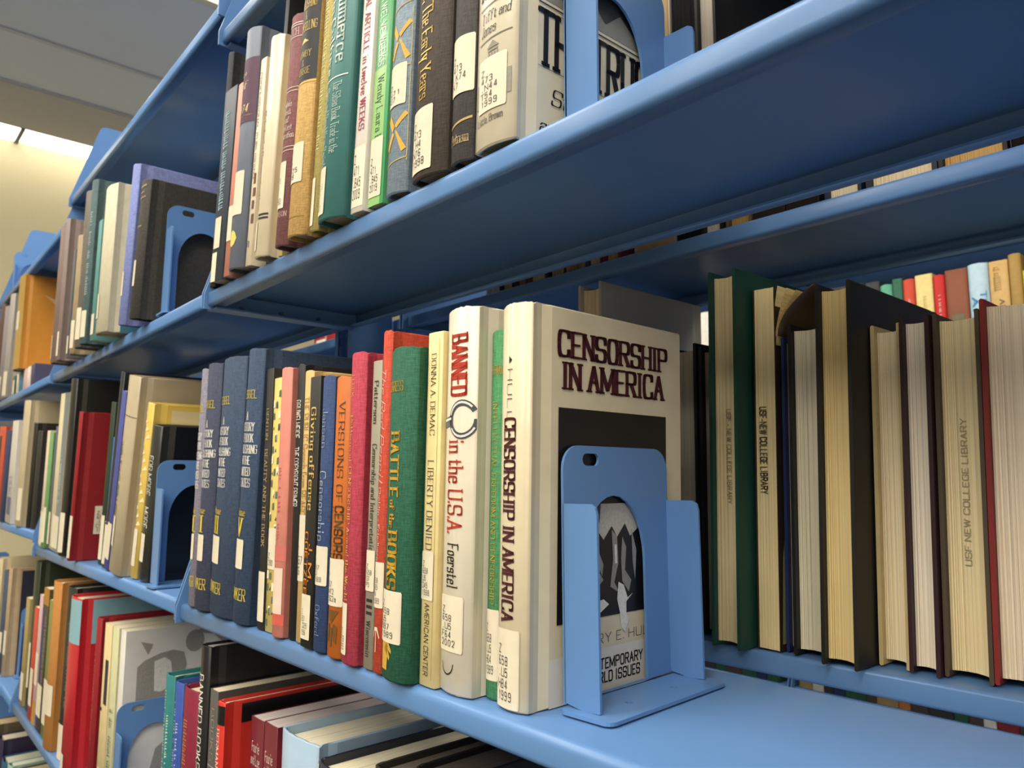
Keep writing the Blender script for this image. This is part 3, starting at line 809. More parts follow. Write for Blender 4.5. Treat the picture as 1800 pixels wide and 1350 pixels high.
# ------------------------------------------------------------------ middle shelf of the nearest bay
def tebbel(vol, e=.92):
    return [('T', 'sp', 'TEBBEL', .10, e - .1, .815, .845, 'serif', '#d9c24a', 'h'), ('T', 'sp', 'A|HISTORY|OF BOOK|PUBLISHING|IN THE|UNITED|STATES', .06, e, .49, .765, 'bserif', '#e4e2dc', 'h'),
            ('T', 'sp', 'Volume', .10, e * .72, .385, .41, 'serif', '#d9c24a', 'h'), ('T', 'sp', vol, .14, e * .6, .31, .375, 'bserif', '#d9c24a', 'h'), ('L', .06, e * .75, .195, .30, ''), ('T', 'sp', 'BOWKER', .05, e * .92, .085, .125, 'serif', '#d9c24a', 'h')]
row(F1, ZM, [
 I('lavender-grey first volume at the left end of the navy four-volume set', -2.880, .0, .060, .855, .03, '#7f7b8a', tebbel('I'), d=.56, finish='cloth', free=True),
 I('navy cloth hardback marked Volume II in yellow', -2.816, .0, .130, .862, .03, '#3c4258', tebbel('II'), d=.6),
 I('navy cloth hardback marked Volume III in yellow, thickest of the set', -2.683, .0, .205, .862, .038, '#35455e', tebbel('III', .70), d=.6),
 I('navy cloth hardback marked Volume IV in yellow, nearest of the set', -2.474, .0, .130, .870, .052, '#324560', tebbel('IV'), d=.615),
 I('black paperback with tan lettering reading Beauty and the Book', -2.305, .010, .050, .800, .001, '#33312e', [
    ('T', 'sp', 'BENTON', .30, .62, .72, .84, 'serif', '#a8916a', 'v'), ('T', 'sp', 'BEAUTY AND THE BOOK', .22, .66, .31, .68, 'serif', '#a8916a', 'v'), ('L', .05, .93, .03, .215, '')], kind='paper', d=.5),
 I('yellow paperback covered in small green and black letter shapes', -2.253, .012, .062, .765, .003, '#ddc873', [
    ('P', 'sp', [[(a * .3 + .06, .02 + k * .045), (a * .3 + .28, .022 + k * .045), (a * .3 + .26, .05 + k * .045), (a * .3 + .08, .045 + k * .045)] for k in range(21) for a in range(3) if (k * 7 + a * 5) % 3 == 0], '#5c6f5a'),
    ('P', 'sp', [[(a * .3 + .1, .025 + k * .045), (a * .3 + .24, .025 + k * .045), (a * .3 + .24, .04 + k * .045)] for k in range(21) for a in range(3) if (k * 5 + a * 2) % 4 == 1], '#2f3a3a'),
    ('P', 'sp', [[(a * .3 + .05, .022 + k * .045), (a * .3 + .29, .025 + k * .045), (a * .3 + .29, .055 + k * .045), (a * .3 + .05, .055 + k * .045)] for k in range(21) for a in range(3) if (k * 3 + a * 4) % 5 == 2], '#efe6c0'), ('L', .1, .9, .24, .40, 'Z|280')], kind='paper', finish='gloss', d=.5),
 I('salmon pink hardback with faint grey vertical lettering', -2.180, .0, .078, .785, .005, '#cf8274', [
    ('B', 'sp', 0, 1, .045, .085, '#cf5f50'), ('G', 'sp', .44, .60, .34, .62, '#bb6f66'), ('B', 'sp', 0, 1, .275, .33, '#c87066'), ('B', 'sp', .06, .9, .085, .25, '#e8cdbc', .0016), ('G', 'sp', .12, .26, .13, .22, '#b06a64')], d=.5, finish='matte'),
 I('slim black hardback with white capitals reading The Copyright Primer', -2.105, .016, .047, .790, .006, '#242322', [
    ('T', 'sp', 'BRUWELHEIDE', .2, .75, .725, .865, 'semi', '#eae6da', 'v'), ('T', 'sp', 'THE COPYRIGHT PRIMER', .2, .75, .475, .69, 'semi', '#eae6da', 'v')], d=.62, finish='matte'),
 I('thin tan volume between two black books', -2.056, .015, .055, .765, .007, '#cfae72', [
    ('T', 'sp', 'THE PUBLIC Speech from REASON', .25, .75, .44, .90, 'lserif', '#8f7440', 'v'), ('L', .08, .92, .22, .46, 'Z|657|C6')], d=.62, finish='matte'),
 I('black paperback with gold bold lettering reading Giving offense', -1.988, -.004, .076, .740, .015, '#2b2a27', [
    ('T', 'sp', 'Giving offense', .28, .72, .50, .88, 'serif', '#d9b66e', 'v'), ('T', 'sp', 'J. M.', .56, .84, .24, .37, 'semi', '#d8862c', 'v'), ('T', 'sp', 'COETZEE', .16, .44, .19, .415, 'semi', '#d8862c', 'v'), ('L', .04, .88, .03, .19, 'Z|657|.C655|1996')], kind='paper', d=.5),
 I('blue hardback with pale lettering of a five-letter author above Censorship', -1.924, .0, .070, .733, .018, '#304470', [
    ('T', 'sp', 'Jansen', .35, .70, .735, .875, 'sans', '#9fb2c8', 'v'), ('T', 'sp', 'Censorship', .28, .72, .395, .645, 'sans', '#b0c2d4', 'v'), ('L', .04, .95, .235, .375, 'Z|657|J3|1988'), ('T', 'sp', 'Oxford', .35, .66, .06, .165, 'sans', '#8496b4', 'v')], d=.55),
 I('orange hardback with dark lettering reading Versions of Censorship', -1.842, -.003, .078, .722, .019, '#bf6828', [
    ('T', 'sp', 'VERSIONS OF', .52, .80, .545, .905, 'lserif', '#4c4238', 'v'), ('T', 'sp', 'CENSORSHIP', .48, .86, .27, .53, 'bold', '#5c4c34', 'v'), ('T', 'sp', 'McCormick and MacInnes', .12, .34, .27, .53, 'ital', '#6b3c1a', 'v'),
    ('P', 'sp', [[(.15, .165), (.85, .165), (.52, .12), (.48, .12)], [(.2, .11), (.4, .12), (.35, .06), (.22, .05)], [(.8, .11), (.6, .12), (.65, .06), (.78, .05)], [(.4, .105), (.6, .105), (.55, .04), (.45, .04)]], '#6b4a20'), ('L', .03, .97, .18, .345, 'Z|657|.M12|1962a')], d=.5, finish='matte'),
 I('rose-red cloth hardback lettered Patterns of Censorship Around the World', -1.755, -.010, .078, .775, .020, '#ac3a4c', [
    ('T', 'sp', 'FLEEK', .30, .48, .855, .925, 'lserif', '#e0aa5a', 'v'), ('T', 'sp', 'Patterns of CENSORSHIP Around the World', .28, .50, .20, .79, 'serif', '#dca95a', 'v'), ('L', .03, .55, .03, .19, 'Z|657|.P28|1993')], d=.55),
 I('grey paperback lettered Censorship and Interpretation in black', -1.664, .0, .042, .748, .023, '#9a9482', [
    ('T', 'sp', 'Patterson', .3, .72, .79, .93, 'serif', '#2e2c2a', 'v'), ('T', 'sp', 'Censorship and Interpretation', .3, .74, .36, .72, 'serif', '#2e2c2a', 'v'), ('L', .05, .95, .245, .375, 'Z|658|G7|P3'), ('T', 'sp', 'Wisconsin', .3, .7, .04, .15, 'serif', '#2e2c2a', 'v'), ('P', 'sp', [[(.2, .17), (.8, .17), (.8, .18), (.2, .18)], [(.2, .19), (.8, .19), (.8, .2), (.2, .2)], [(.2, .21), (.8, .21), (.8, .22), (.2, .22)]], '#2e2c2a')], kind='paper', d=.5),
 I('vermilion cloth hardback with white brush script', -1.616, -.004, .050, .815, .025, '#bb4530', [
    ('T', 'sp', 'The Red Pencil', .16, .62, .55, .89, 'script', '#f0d9cc', 'v'), ('T', 'sp', 'Choldin | Friedberg'.replace(' | ', ' - '), .25, .5, .32, .53, 'sans', '#f0d9cc', 'v'), ('L', .03, .95, .185, .315, 'Z|658|S65|R4|1989'),
    ('P', 'sp', [[(.2, .1), (.35, .13), (.6, .13), (.8, .1), (.75, .1), (.58, .12), (.52, .12), (.52, .06), (.47, .06), (.47, .12), (.37, .12), (.25, .1)]], '#ecd0b8')], d=.56),
 I('green cloth hardback lettered Battle of the Books in gold', -1.570, -.010, .120, .760, .026, '#235c45', [
    ('T', 'sp', 'BURRESS', .08, .66, .865, .895, 'serif', '#d8a83c', 'h'), ('T', 'sp', 'BATTLE', .28, .60, .545, .735, 'bserif', '#d8a83c', 'v'), ('T', 'sp', 'of the', .32, .52, .45, .53, 'bserif', '#d8a83c', 'v'), ('T', 'sp', 'BOOKS', .28, .62, .27, .435, 'bserif', '#d8a83c', 'v'),
    ('L', .04, .80, .11, .262, 'Z|658|U5|B87|1989'), ('P', 'sp', [[(.18, .03), (.42, .03), (.45, .1), (.3, .115), (.15, .115)], [(.3, .09), (.5, .06), (.52, .07), (.38, .11)], [(.34, .1), (.56, .08), (.56, .09), (.42, .12)]], '#c9a040')], d=.55),
 I('cream paperback lettered Liberty Denied in black and navy', -1.449, .015, .058, .790, .025, '#e4d196', [
    ('T', 'sp', 'DONNA A. DEMAC', .30, .62, .70, .935, 'lserif', '#26221e', 'v'), ('T', 'sp', 'LIBERTY DENIED', .24, .62, .375, .625, 'lserif', '#26324e', 'v'), ('B', 'sp', .78, .80, .02, .98, '#b89f60'),
    ('L', .03, .80, .235, .37, 'Z|658|U5|D45|1988'), ('T', 'sp', 'AMERICAN CENTER', .30, .58, .03, .225, 'sans', '#2a2622', 'v')], kind='paper', d=.52),
 I('white jacketed book lettered Banned in red above a steel chain link', -1.389, .025, .112, .832, .025, '#ddd4c0', [
    ('T', 'sp', 'BANNED', .26, .74, .765, .925, 'xserif', '#b53c2e', 'v'), ('T', 'sp', 'in the U.S.A.', .24, .70, .405, .645, 'serif', '#b53c2e', 'v'), ('T', 'sp', 'Foerstel', .28, .62, .265, .375, 'serif', '#26221e', 'v'),
    ('P', 'sp', [[(.0, .705), (.32, .712), (.36, .70), (.32, .685), (.0, .678)]], '#6d6f74'), ('P', 'sp', [[(.02, .702), (.3, .706), (.3, .70), (.02, .695)]], '#e4e4e2', .0020),
    ('P', 'sp', [[(.22 + .42 + .42 * math.cos(a_) , .70 + .052 * math.sin(a_)) for a_ in [math.pi * k / 12 for k in range(2, 25)]] + [(.22 + .42 + .30 * math.cos(a_), .70 + .036 * math.sin(a_)) for a_ in [math.pi * k / 12 for k in range(24, 1, -1)]]], '#4a4c52'),
    ('P', 'sp', [[(.64 + .39 * math.cos(a_), .70 + .048 * math.sin(a_)) for a_ in [math.pi * k / 12 for k in range(3, 12)]] + [(.64 + .35 * math.cos(a_), .70 + .042 * math.sin(a_)) for a_ in [math.pi * k / 12 for k in range(11, 2, -1)]],
                 [(.64 + .39 * math.cos(a_), .70 + .048 * math.sin(a_)) for a_ in [math.pi * k / 12 for k in range(14, 23)]] + [(.64 + .35 * math.cos(a_), .70 + .042 * math.sin(a_)) for a_ in [math.pi * k / 12 for k in range(22, 13, -1)]]], '#d8d8d4', .0020),
    ('P', 'cv', [[(.0, .735), (.18, .73), (.3, .70), (.18, .668), (.0, .664), (.0, .68), (.14, .684), (.2, .70), (.14, .716), (.0, .72)]], '#4a4c52'),
    ('P', 'cv', [[(.06, .945), (.6, .90), (.6, .82), (.12, .86), (.12, .91)]], '#b5382a'),
    ('L', .06, .80, .105, .245, 'Z|658|.U5|F64|2002'), ('P', 'sp', [[(.16 + .2 * math.cos(a_) + .2, .075 + .03 * math.sin(a_)) for a_ in [math.pi * k / 8 for k in range(8, 17)]] + [(.36 + .18 * math.cos(a_), .075 + .026 * math.sin(a_)) for a_ in [math.pi * k / 8 for k in range(16, 7, -1)]]], '#26221e')], finish='gloss', d=.54, bulge=.012),
 I('green cloth hardback lettered Intellectual Freedom and Censorship in gold', -1.275, .062, .043, .775, .025, '#4a8c5c', [
    ('T', 'sp', 'HOFFMAN', .15, .9, .875, .90, 'serif', '#c9a040', 'h'), ('T', 'sp', 'INTELLECTUAL FREEDOM AND CENSORSHIP', .34, .66, .25, .80, 'lserif', '#d8a83c', 'v'), ('L', .08, .95, .05, .235, 'Z|658|.U5|H64|1989')], d=.52),
 I('thick cream hardback titled Censorship in America, held by the bookend', -1.213, .040, .090, .817, .022, '#dccfb0', [
    ('P', 'sp', [[(.36, .865), (.46, .855), (.36, .845)], [(.36, .645 + .03), (.46, .665), (.36, .655)]], '#2a2224'), ('T', 'sp', 'HULL', .30, .48, .70, .83, 'light', '#4a4440', 'v'), ('T', 'sp', 'CENSORSHIP IN AMERICA', .20, .60, .21, .705, 'bserif', '#4a2028', 'v'),
    ('L', .05, .80, .005, .19, 'Z|658|.U5|H84|1999'),
    ('B', 'cv', .0, 1, .0, .115, '#ded8cc', .0006), ('B', 'cv', .045, .865, .195, .738, '#17171a', .0010),
    ('T', 'cv', 'CENSORSHIP', .045, .87, .872, .938, 'xserif', '#45151f', 'h'), ('T', 'cv', 'IN AMERICA', .075, .835, .788, .855, 'xserif', '#45151f', 'h'),
    ('P', 'cv', [[(.22, .505), (.30, .49), (.52, .49), (.60, .475), (.62, .42), (.56, .40), (.52, .435), (.46, .40), (.42, .43), (.36, .395), (.30, .43), (.24, .40)]], '#b9b4ab', .0016),
    ('P', 'cv', [[(.22, .50), (.27, .50), (.27, .43), (.22, .41)], [(.30, .50), (.34, .5), (.33, .44), (.30, .45)]], '#4c4b4a', .0020),
    ('P', 'cv', [[(.20, .40), (.24, .42), (.25, .36), (.29, .33), (.24, .30), (.28, .26), (.22, .24), (.21, .3), (.19, .33)], [(.26, .41), (.29, .38), (.33, .31), (.36, .29), (.31, .27), (.28, .32)], [(.42, .42), (.46, .40), (.47, .33), (.44, .28), (.48, .25), (.41, .27), (.43, .34)],
                 [(.50, .40), (.53, .37), (.52, .31), (.57, .28), (.55, .25), (.50, .28), (.49, .34)], [(.57, .42), (.61, .36), (.60, .28), (.58, .33)], [(.33, .36), (.36, .33), (.35, .30), (.32, .33)]], '#8f8c88', .0018),
    ('P', 'cv', [[(.24, .37), (.26, .38), (.28, .32), (.26, .31)], [(.44, .38), (.455, .38), (.46, .33), (.445, .33)], [(.29, .235), (.36, .24), (.40, .225), (.33, .205), (.30, .215)], [(.47, .28), (.51, .27), (.54, .235), (.58, .245), (.53, .225), (.53, .19), (.55, .18), (.52, .145), (.49, .16), (.48, .20), (.46, .235)]], '#dedbd5', .0022),
    ('T', 'cv', 'MARY E. HULL', .19, .75, .128, .152, 'light', '#2c2826', 'h'), ('T', 'cv', 'CONTEMPORARY|WORLD ISSUES', .235, .655, .028, .088, 'bold', '#141214', 'h')], finish='gloss', d=.530, yaw=.028, bulge=.012, board=.010),
])
# ------------------------------------------------------------------ lower shelf of the nearest bay (tops seen from above)
row(F1, ZL, [
 I('teal hardback with white vertical lettering, leftmost on the near lower shelf', -3.250, .06, .100, .735, .0, '#2c7474', [('G', 'sp', .30, .5, .25, .92, '#cfe0dc'), ('G', 'sp', .62, .75, .35, .8, '#cfe0dc')], finish='matte', pages='#d9d4c4', d=.5),
 I('royal blue hardback with pale vertical lettering on the near lower shelf', -3.135, .06, .085, .727, .0, '#35509a', [('G', 'sp', .3, .5, .25, .9, '#c0d0e8'), ('G', 'sp', .6, .75, .4, .8, '#c0d0e8')], finish='matte', d=.5),
 I('maroon hardback with gold vertical lettering on the near lower shelf', -3.042, .06, .150, .729, .0, '#7c2036', [('G', 'sp', .35, .6, .2, .85, '#c08a54')], finish='matte', d=.5),
 I('tall black hardback lettered Banned Books 2014 in bold white', -2.861, .05, .088, .908, .0, '#1d1c1f', [('T', 'sp', 'BANNED BOOKS 2014', .30, .68, .44, .89, 'semi', '#f0ece2', 'v')], finish='gloss', d=.6, pages='#efe4dc', ov=.004),
 I('dark grey paperback lettered Burning in outlined capitals', -2.757, .05, .072, .773, .0, '#55524f', [('T', 'sp', 'BOOKS', .35, .7, .70, .92, 'light', '#a8a49c', 'v'), ('T', 'sp', 'BURNING', .28, .78, .25, .66, 'sans', '#8f8b84', 'v'), ('B', 'sp', .1, .9, .675, .68, '#a8a49c')], kind='paper', d=.5),
 I('very thin grey pamphlet left of the red and black book', -2.681, .06, .018, .736, .0, '#8c9090', kind='paper', d=.45),
 I('red and black hardback with a white author name on the spine', -2.645, .035, .060, .760, .0, '#c62f26', [
    ('B', 'sp', 0, 1, .905, .985, '#17161a'), ('B', 'cv', 0, 1, .905, .985, '#17161a', .0009), ('T', 'sp', 'BERMAN', .28, .66, .73, .885, 'serif', '#f0d8c8', 'v'), ('T', 'sp', 'NO ES', .25, .75, .42, .66, 'serif', '#f0d8c8', 'v'),
    ('P', 'cv', [[(.2, .80), (.24, .78), (.16, .72), (.12, .66), (.17, .58), (.08, .5), (.06, .52), (.14, .58), (.09, .66), (.13, .73)], [(.3, .7), (.33, .69), (.28, .6), (.32, .5), (.28, .45), (.3, .52), (.25, .6)]], '#e06a58')], finish='gloss', d=.6, pages='#efe2c4', ov=.006),
 I('small grey book standing behind between the red and maroon books', -2.575, .14, .045, .66, .0, '#77777a', finish='matte', d=.35),
 I('maroon textbook with pinkish page tops, left one of the pair', -2.522, .10, .096, .725, .0, '#6b2430', [('T', 'sp', 'Fourie|and Loe', .12, .80, .80, .895, 'semi', '#e8d0c8', 'h')], kind='paper', finish='gloss', pages='#d8cac4', d=.55),
 I('maroon textbook with pinkish page tops, right one of the pair', -2.422, .10, .096, .729, .0, '#6b2430', [('T', 'sp', 'Fourie|and Loe', .12, .80, .785, .88, 'semi', '#e8d0c8', 'h')], kind='paper', finish='gloss', pages='#d8cac4', d=.55),
 I('coral red hardback between the maroon pair and the pale blue book', -2.312, .13, .095, .671, .0, '#cc4a56', finish='gloss', pages='#efe2cc', d=.45),
 I('thick pale blue hardback with deep blue endpapers and cream pages', -2.195, .05, .225, .775, .0, '#9db6cc', [('G', 'sp', .3, .5, .2, .8, '#5d7890')], finish='gloss', pages='#efe4c8', d=.56, ov=.022),
 I('worn navy-black hardback with chipped white spine edge', -1.935, .03, .190, .757, .0, '#1c2233', [('P', 'sp', [[(.02, .985), (.12, .992), (.1, .975), (.16, .968), (.08, .955), (.1, .93), (.03, .94)], [(.7, .993), (.8, .98), (.95, .99), (.9, .972), (.97, .96)]], '#d8d8d0', .0022)], finish='gloss', pages='#efe4c4', d=.58, ov=.018),
 I('dark brown leather-grained hardback near the bottom edge of the photo', -1.700, .06, .135, .80, .0, '#2f2c2a', finish='matte', pages='#75695c', d=.56, ov=.012),
 I('black hardback at the right end of the near lower shelf', -1.555, .08, .14, .83, .0, '#1d1c1e', finish='matte', pages='#5e554c', d=.56, ov=.01),
])
# ------------------------------------------------------------------ upper shelf of the second bay
row(F2, .705, [
 I('wide taupe hardback at the left end of the second bay upper shelf', -2.60, -.075, .19, .87, .03, '#7f6c66', [('L', .1, .5, .03, .2, '')], finish='matte', d=.5),
 I('thin grey-mauve volume in the second bay, right of the wide taupe one', -2.395, -.08, .08, .88, .03, '#8c7b76', [('L', .1, .8, .03, .2, '')], finish='matte', d=.5),
 I('thin slate pamphlet in the second bay upper shelf', -2.23, -.06, .05, .66, .03, '#5f6266', [('L', .1, .9, .04, .2, '')], kind='paper', d=.45),
 I('worn tan thin hardback with frayed spine in the second bay', -2.09, -.064, .095, .70, .03, '#a38f70', [('L', .3, .9, .05, .28, '')], finish='matte', d=.5),
 I('grey-brown hardback with faint silver lettering in the second bay', -1.835, -.085, .115, .88, .03, '#6c655c', [('G', 'sp', .5, .7, .4, .9, '#aaa495'), ('L', .15, .9, .05, .25, '')], finish='matte', d=.5),
 I('tall grey-green hardback, second bay upper shelf, left of the cream spine', -1.690, -.088, .115, .897, .04, '#4c6466', [('G', 'sp', .6, .8, .3, .8, '#b8c4c0'), ('L', .3, .9, .04, .2, '')], d=.52),
 I('narrow sea-green paperback beside the crumpled cream spine', -1.52, -.08, .08, .64, .045, '#5d9490', [('L', .1, .9, .05, .22, '')], kind='paper', d=.5),
 I('thick book in a crumpled cream jacket, its cover half teal', -1.365, -.088, .235, .744, .045, '#cfc8ae', [('B', 'cv', 0, 1, 0, .78, '#3f7484', .0009), ('P', 'cv', [[(0, .88), (.9, .88), (.9, .884), (0, .884)]], '#e6e2cc'), ('L', .02, .5, .10, .27, '')], finish='matte', d=.5),
 I('tall lavender-blue cloth hardback, second bay upper shelf', -1.025, -.058, .112, .762, .125, '#7c88c0', [('L', .08, .6, .18, .33, '')], d=.58),
 I('black cloth hardback behind the bookend with tan bands on its spine', -.860, -.052, .140, .634, .125, '#3c3935', [
    ('P', 'sp', [[(.15, .93), (.8, .95), (.8, .965), (.15, .945)], [(.15, .89), (.7, .905), (.7, .915), (.15, .90)], [(.15, .85), (.8, .87), (.8, .88), (.15, .86)], [(.2, .65), (.7, .66), (.7, .67), (.2, .66)]], '#a08a68'), ('L', .05, .6, .235, .42, ''), ('P', 'sp', [[(.2, .04), (.4, .045), (.4, .07), (.2, .065)]], '#a9a294')], d=.56),
])
# ------------------------------------------------------------------ middle shelf of the second bay
row(F2, -.447, [
 I('thin pinkish-cream paperback at the left end of the second bay middle shelf', -3.03, .0, .11, .76, .04, '#d9c4ae', [('L', .05, .9, .02, .3, '')], kind='paper', d=.5),
 I('thin green hardback in the second bay middle shelf', -2.905, .0, .085, .745, .04, '#6f9a62', [('L', .1, .9, .05, .35, '')], finish='matte', d=.5),
 I('thin slate paperback right of the thin green one', -2.81, .01, .07, .78, .045, '#5d5f6c', [('L', .1, .9, .04, .3, '')], kind='paper', d=.5),
 I('cream-spined jacketed book with a grey-blue cover edge', -2.705, .005, .27, .972, .045, '#e2d4ae', [('B', 'sp', .55, 1, 0, 1, '#6f7c88'), ('G', 'sp', .65, .75, .3, .6, '#d5dde2'), ('L', .25, .95, .02, .22, '')], kind='paper', finish='gloss', d=.55),
 I('tall black hardback left of the dark red one', -2.30, -.01, .13, 1.03, .045, '#2c2b27', [('G', 'sp', .25, .4, .3, .75, '#b8b4a0'), ('L', .02, .9, .02, .24, '')], finish='gloss', d=.58),
 I('dark red hardback with a paper label on its front board', -1.92, -.035, .065, .81, .08, '#8c1d22', [('L', .1, .9, .02, .3, ''), ('L', .10, .32, .17, .37, 'Z|657|.U5|C53|1975', 'cv')], finish='matte', d=.5),
 I('dark brown thin volume set back behind the red one', -1.80, .10, .07, .72, .085, '#3b322c', finish='matte', d=.4),
 I('dark green hardback, second bay middle shelf', -1.63, .055, .075, .846, .09, '#2f3d2c', [('L', .1, .9, .03, .3, '')], finish='matte', d=.5),
 I('bright blue short paperback with pale lettering', -1.53, .05, .075, .655, .11, '#2f7cc0', [('G', 'sp', .35, .6, .35, .85, '#c8dcec'), ('L', .05, .9, .1, .34, '')], kind='paper', d=.45),
 I('tall thin black hardback in a clear sleeve', -1.44, .03, .062, .985, .15, '#33363a', [('L', .05, .9, .02, .22, '')], finish='gloss', d=.5),
 I('thin violet-blue paperback leaning beside the beige book', -1.325, .012, .085, .875, .165, '#474f94', [('L', .05, .95, .06, .26, '')], kind='paper', d=.5),
 I('beige jacketed hardback lettered Writing Space in outlined capitals', -1.148, -.005, .195, .915, .165, '#b5a78c', [
    ('T', 'sp', 'WRITING SPACE', .15, .45, .29, .66, 'sans', '#5c5342', 'v'), ('L', .05, .5, .13, .28, ''), ('P', 'sp', [[(0, .80), (1, .79), (1, .795), (0, .805)], [(.15, .07), (.3, .075), (.3, .10), (.15, .095)]], '#7c7260')], finish='gloss', d=.62),
 I('cream book with a yellow-mottled spine behind the black one', -.905, .03, .095, .785, .16, '#d9bb5c', [
    ('P', 'sp', [[(.1 + (k * 37 % 50) / 100, .25 + k * .045), (.5 + (k * 37 % 50) / 100, .26 + k * .045), (.4 + (k * 37 % 50) / 100, .285 + k * .045)] for k in range(16)], '#efe0b0'), ('B', 'cv', .04, 1, 0, .965, '#d6c79c', .0009), ('L', .05, .8, .07, .28, '')], finish='gloss', d=.56),
 I('black hardback with white vertical dashes, propped by the bookend', -.800, .035, .130, .675, .14, '#33332e', [
    ('T', 'sp', 'FOR MORE', .45, .72, .55, .80, 'semi', '#dcd8cc', 'v'), ('T', 'sp', 'MORE', .45, .72, .34, .47, 'semi', '#dcd8cc', 'v'), ('B', 'cv', 0, 1, 0, 1, '#131316', .0009), ('L', .1, .7, .12, .30, '')], finish='gloss', d=.56),
])
# ------------------------------------------------------------------ lower shelf of the second bay
row(F2, -1.54, [
 I('slim olive-tan paperback, left end of the second bay lower shelf', -3.50, .03, .135, .712, .0, '#a3915c', [('L', .1, .9, .05, .3, '')], kind='paper', d=.5),
 I('tall dark green hardback in the second bay lower shelf', -3.35, .05, .150, .975, .0, '#333d2c', [('L', .2, .7, .15, .45, '')], finish='gloss', d=.56),
 I('thin red paperback in the second bay lower shelf', -3.10, .02, .13, .70, .0, '#c04a38', [('L', .1, .9, .12, .45, '')], kind='paper', d=.45),
 I('pale pink thin paperback in the second bay lower shelf', -2.945, .02, .105, .795, .0, '#c8a8a8', [('B', 'sp', 0, 1, .0, .18, '#b58a3c'), ('L', .1, .95, .3, .55, '')], kind='paper', d=.45),
 I('mustard-topped paperback with black spine lettering', -2.815, .02, .17, .854, .0, '#4a4330', [('B', 'sp', 0, 1, .88, 1, '#b5802f'), ('B', 'sp', 0, .4, 0, .85, '#4a3f70'), ('G', 'sp', .55, .85, .3, .8, '#9a9a86'), ('L', .05, .9, .1, .32, '')], kind='paper', d=.5),
 I('olive thin paperback beside the yellow one', -2.62, .02, .14, .80, .0, '#7c8048', [('L', .05, .9, .1, .42, '')], kind='paper', d=.5),
 I('yellow and tan tall hardback in the second bay lower shelf', -2.46, .01, .21, .935, .0, '#b97f42', [('B', 'sp', 0, .38, 0, 1, '#e3bb5c'), ('L', .25, .9, .2, .38, '')], finish='matte', d=.55),
 I('dark grey-green hardback with a small white label at its foot', -2.215, .04, .20, .925, .0, '#2d2f2c', [('G', 'sp', .7, .8, .3, .8, '#8c8a80'), ('L', .05, .9, .0, .2, '')], finish='matte', d=.58),
 I('large red hardback with a sky-blue upper third', -1.945, .005, .235, .907, .0, '#bd2630', [('B', 'sp', 0, 1, .74, .99, '#8ab8c6'), ('B', 'cv', 0, .5, .74, .99, '#8ab8c6', .0009), ('B', 'cv', .5, 1, .86, .99, '#8ab8c6', .0009), ('G', 'sp', .15, .28, .25, .68, '#e8c4c0'), ('L', .1, .6, .0, .12, '')], finish='gloss', d=.60),
 I('dark red thin hardback against the cream volumes', -1.49, .04, .085, .845, .0, '#8e2028', [('G', 'sp', .3, .6, .3, .8, '#c07a70')], finish='matte', d=.58),
 I('cream paperback with a dark title strip down the spine', -1.375, .05, .135, .83, .0, '#dcc896', [('B', 'sp', .4, .8, .55, .80, '#302c40'), ('P', 'sp', [[(.0, .5), (.25, .505), (.25, .525), (0, .52)]], '#2a2828'), ('L', .2, .9, .02, .2, '')], kind='paper', d=.56),
 I('pale green-cream paperback with dark script on the spine', -1.225, .05, .11, .838, .0, '#c9c8a0', [('G', 'sp', .3, .75, .15, .55, '#5c6448')], kind='paper', d=.56),
 I('white-covered book with large grey letter shapes on its front', -1.10, .055, .085, .838, .0, '#dad6cf', [
    ('P', 'cv', [[(.02, .935), (.13, .915), (.09, .86)]], '#95918a', .0012),
    ('P', 'cv', [[(.0, .60), (.0, .80), (.06, .83), (.2, .86), (.32, .87), (.42, .85), (.45, .78), (.42, .70), (.36, .60)]], '#95918a', .0012),
    ('P', 'cv', [[(.16, .66), (.15, .82), (.24, .835), (.30, .81), (.32, .74), (.29, .67), (.22, .65)]], '#dad6cf', .0020),
    ('P', 'cv', [[(.52 + .09 * math.cos(a_), .905 + .062 * math.sin(a_)) for a_ in [math.pi * k / 8 for k in range(16)]]], '#95918a', .0012),
    ('P', 'cv', [[(.55, .965), (.68, .985), (.82, .96), (.9, .88), (.88, .78), (.8, .70), (.74, .72), (.80, .80), (.79, .88), (.7, .93), (.6, .94)], [(.40, .62), (.5, .66), (.62, .66), (.7, .6)]], '#95918a', .0012),
    ('P', 'cv', [[(.1, .1), (.3, .05), (.45, .15), (.5, .32), (.36, .42), (.2, .35)]], '#95918a', .0012)], kind='paper', finish='gloss', d=.55),
])
# ------------------------------------------------------------------ third and fourth bays
row(F2, .71, [
 I('dark brown book on the third bay upper shelf, far left', -5.95, .0, .25, .95, .05, '#5a4038', finish='matte', d=.5),
 I('grey-mauve book on the third bay upper shelf, left part', -5.65, .0, .24, .88, .05, '#8f858a', [('L', .1, .8, .05, .25, '')], finish='matte', d=.5),
 I('pale grey book in a clear sleeve on the third bay upper shelf', -5.36, .0, .26, .94, .05, '#a5a09c', [('L', .2, .9, .02, .25, '')], finish='gloss', d=.5),
])
for k, (x, t, hh, c, lb) in enumerate(((-5.02, .16, .175, '#41553c', 'small dark green booklet'), (-4.80, .10, .175, '#e0d8c4', 'small cream booklet'), (-4.66, .16, .175, '#4b86a0', 'small blue booklet'), (-4.45, .14, .175, '#d8b8b4', 'small pale pink booklet with a red stripe'), (-4.27, .14, .175, '#e8d8d0', 'small white booklet'), (-4.08, .16, .175, '#4e4a62', 'small grey-violet booklet'))):
    book(F2, .71, lb + ' standing under the amber box book', x, .03, t, hh, .4, 0, 'paper', c, (('L', .2, .8, .1, .8, ''),) if k == 0 else (), group='small booklets under the amber book', detail=1)
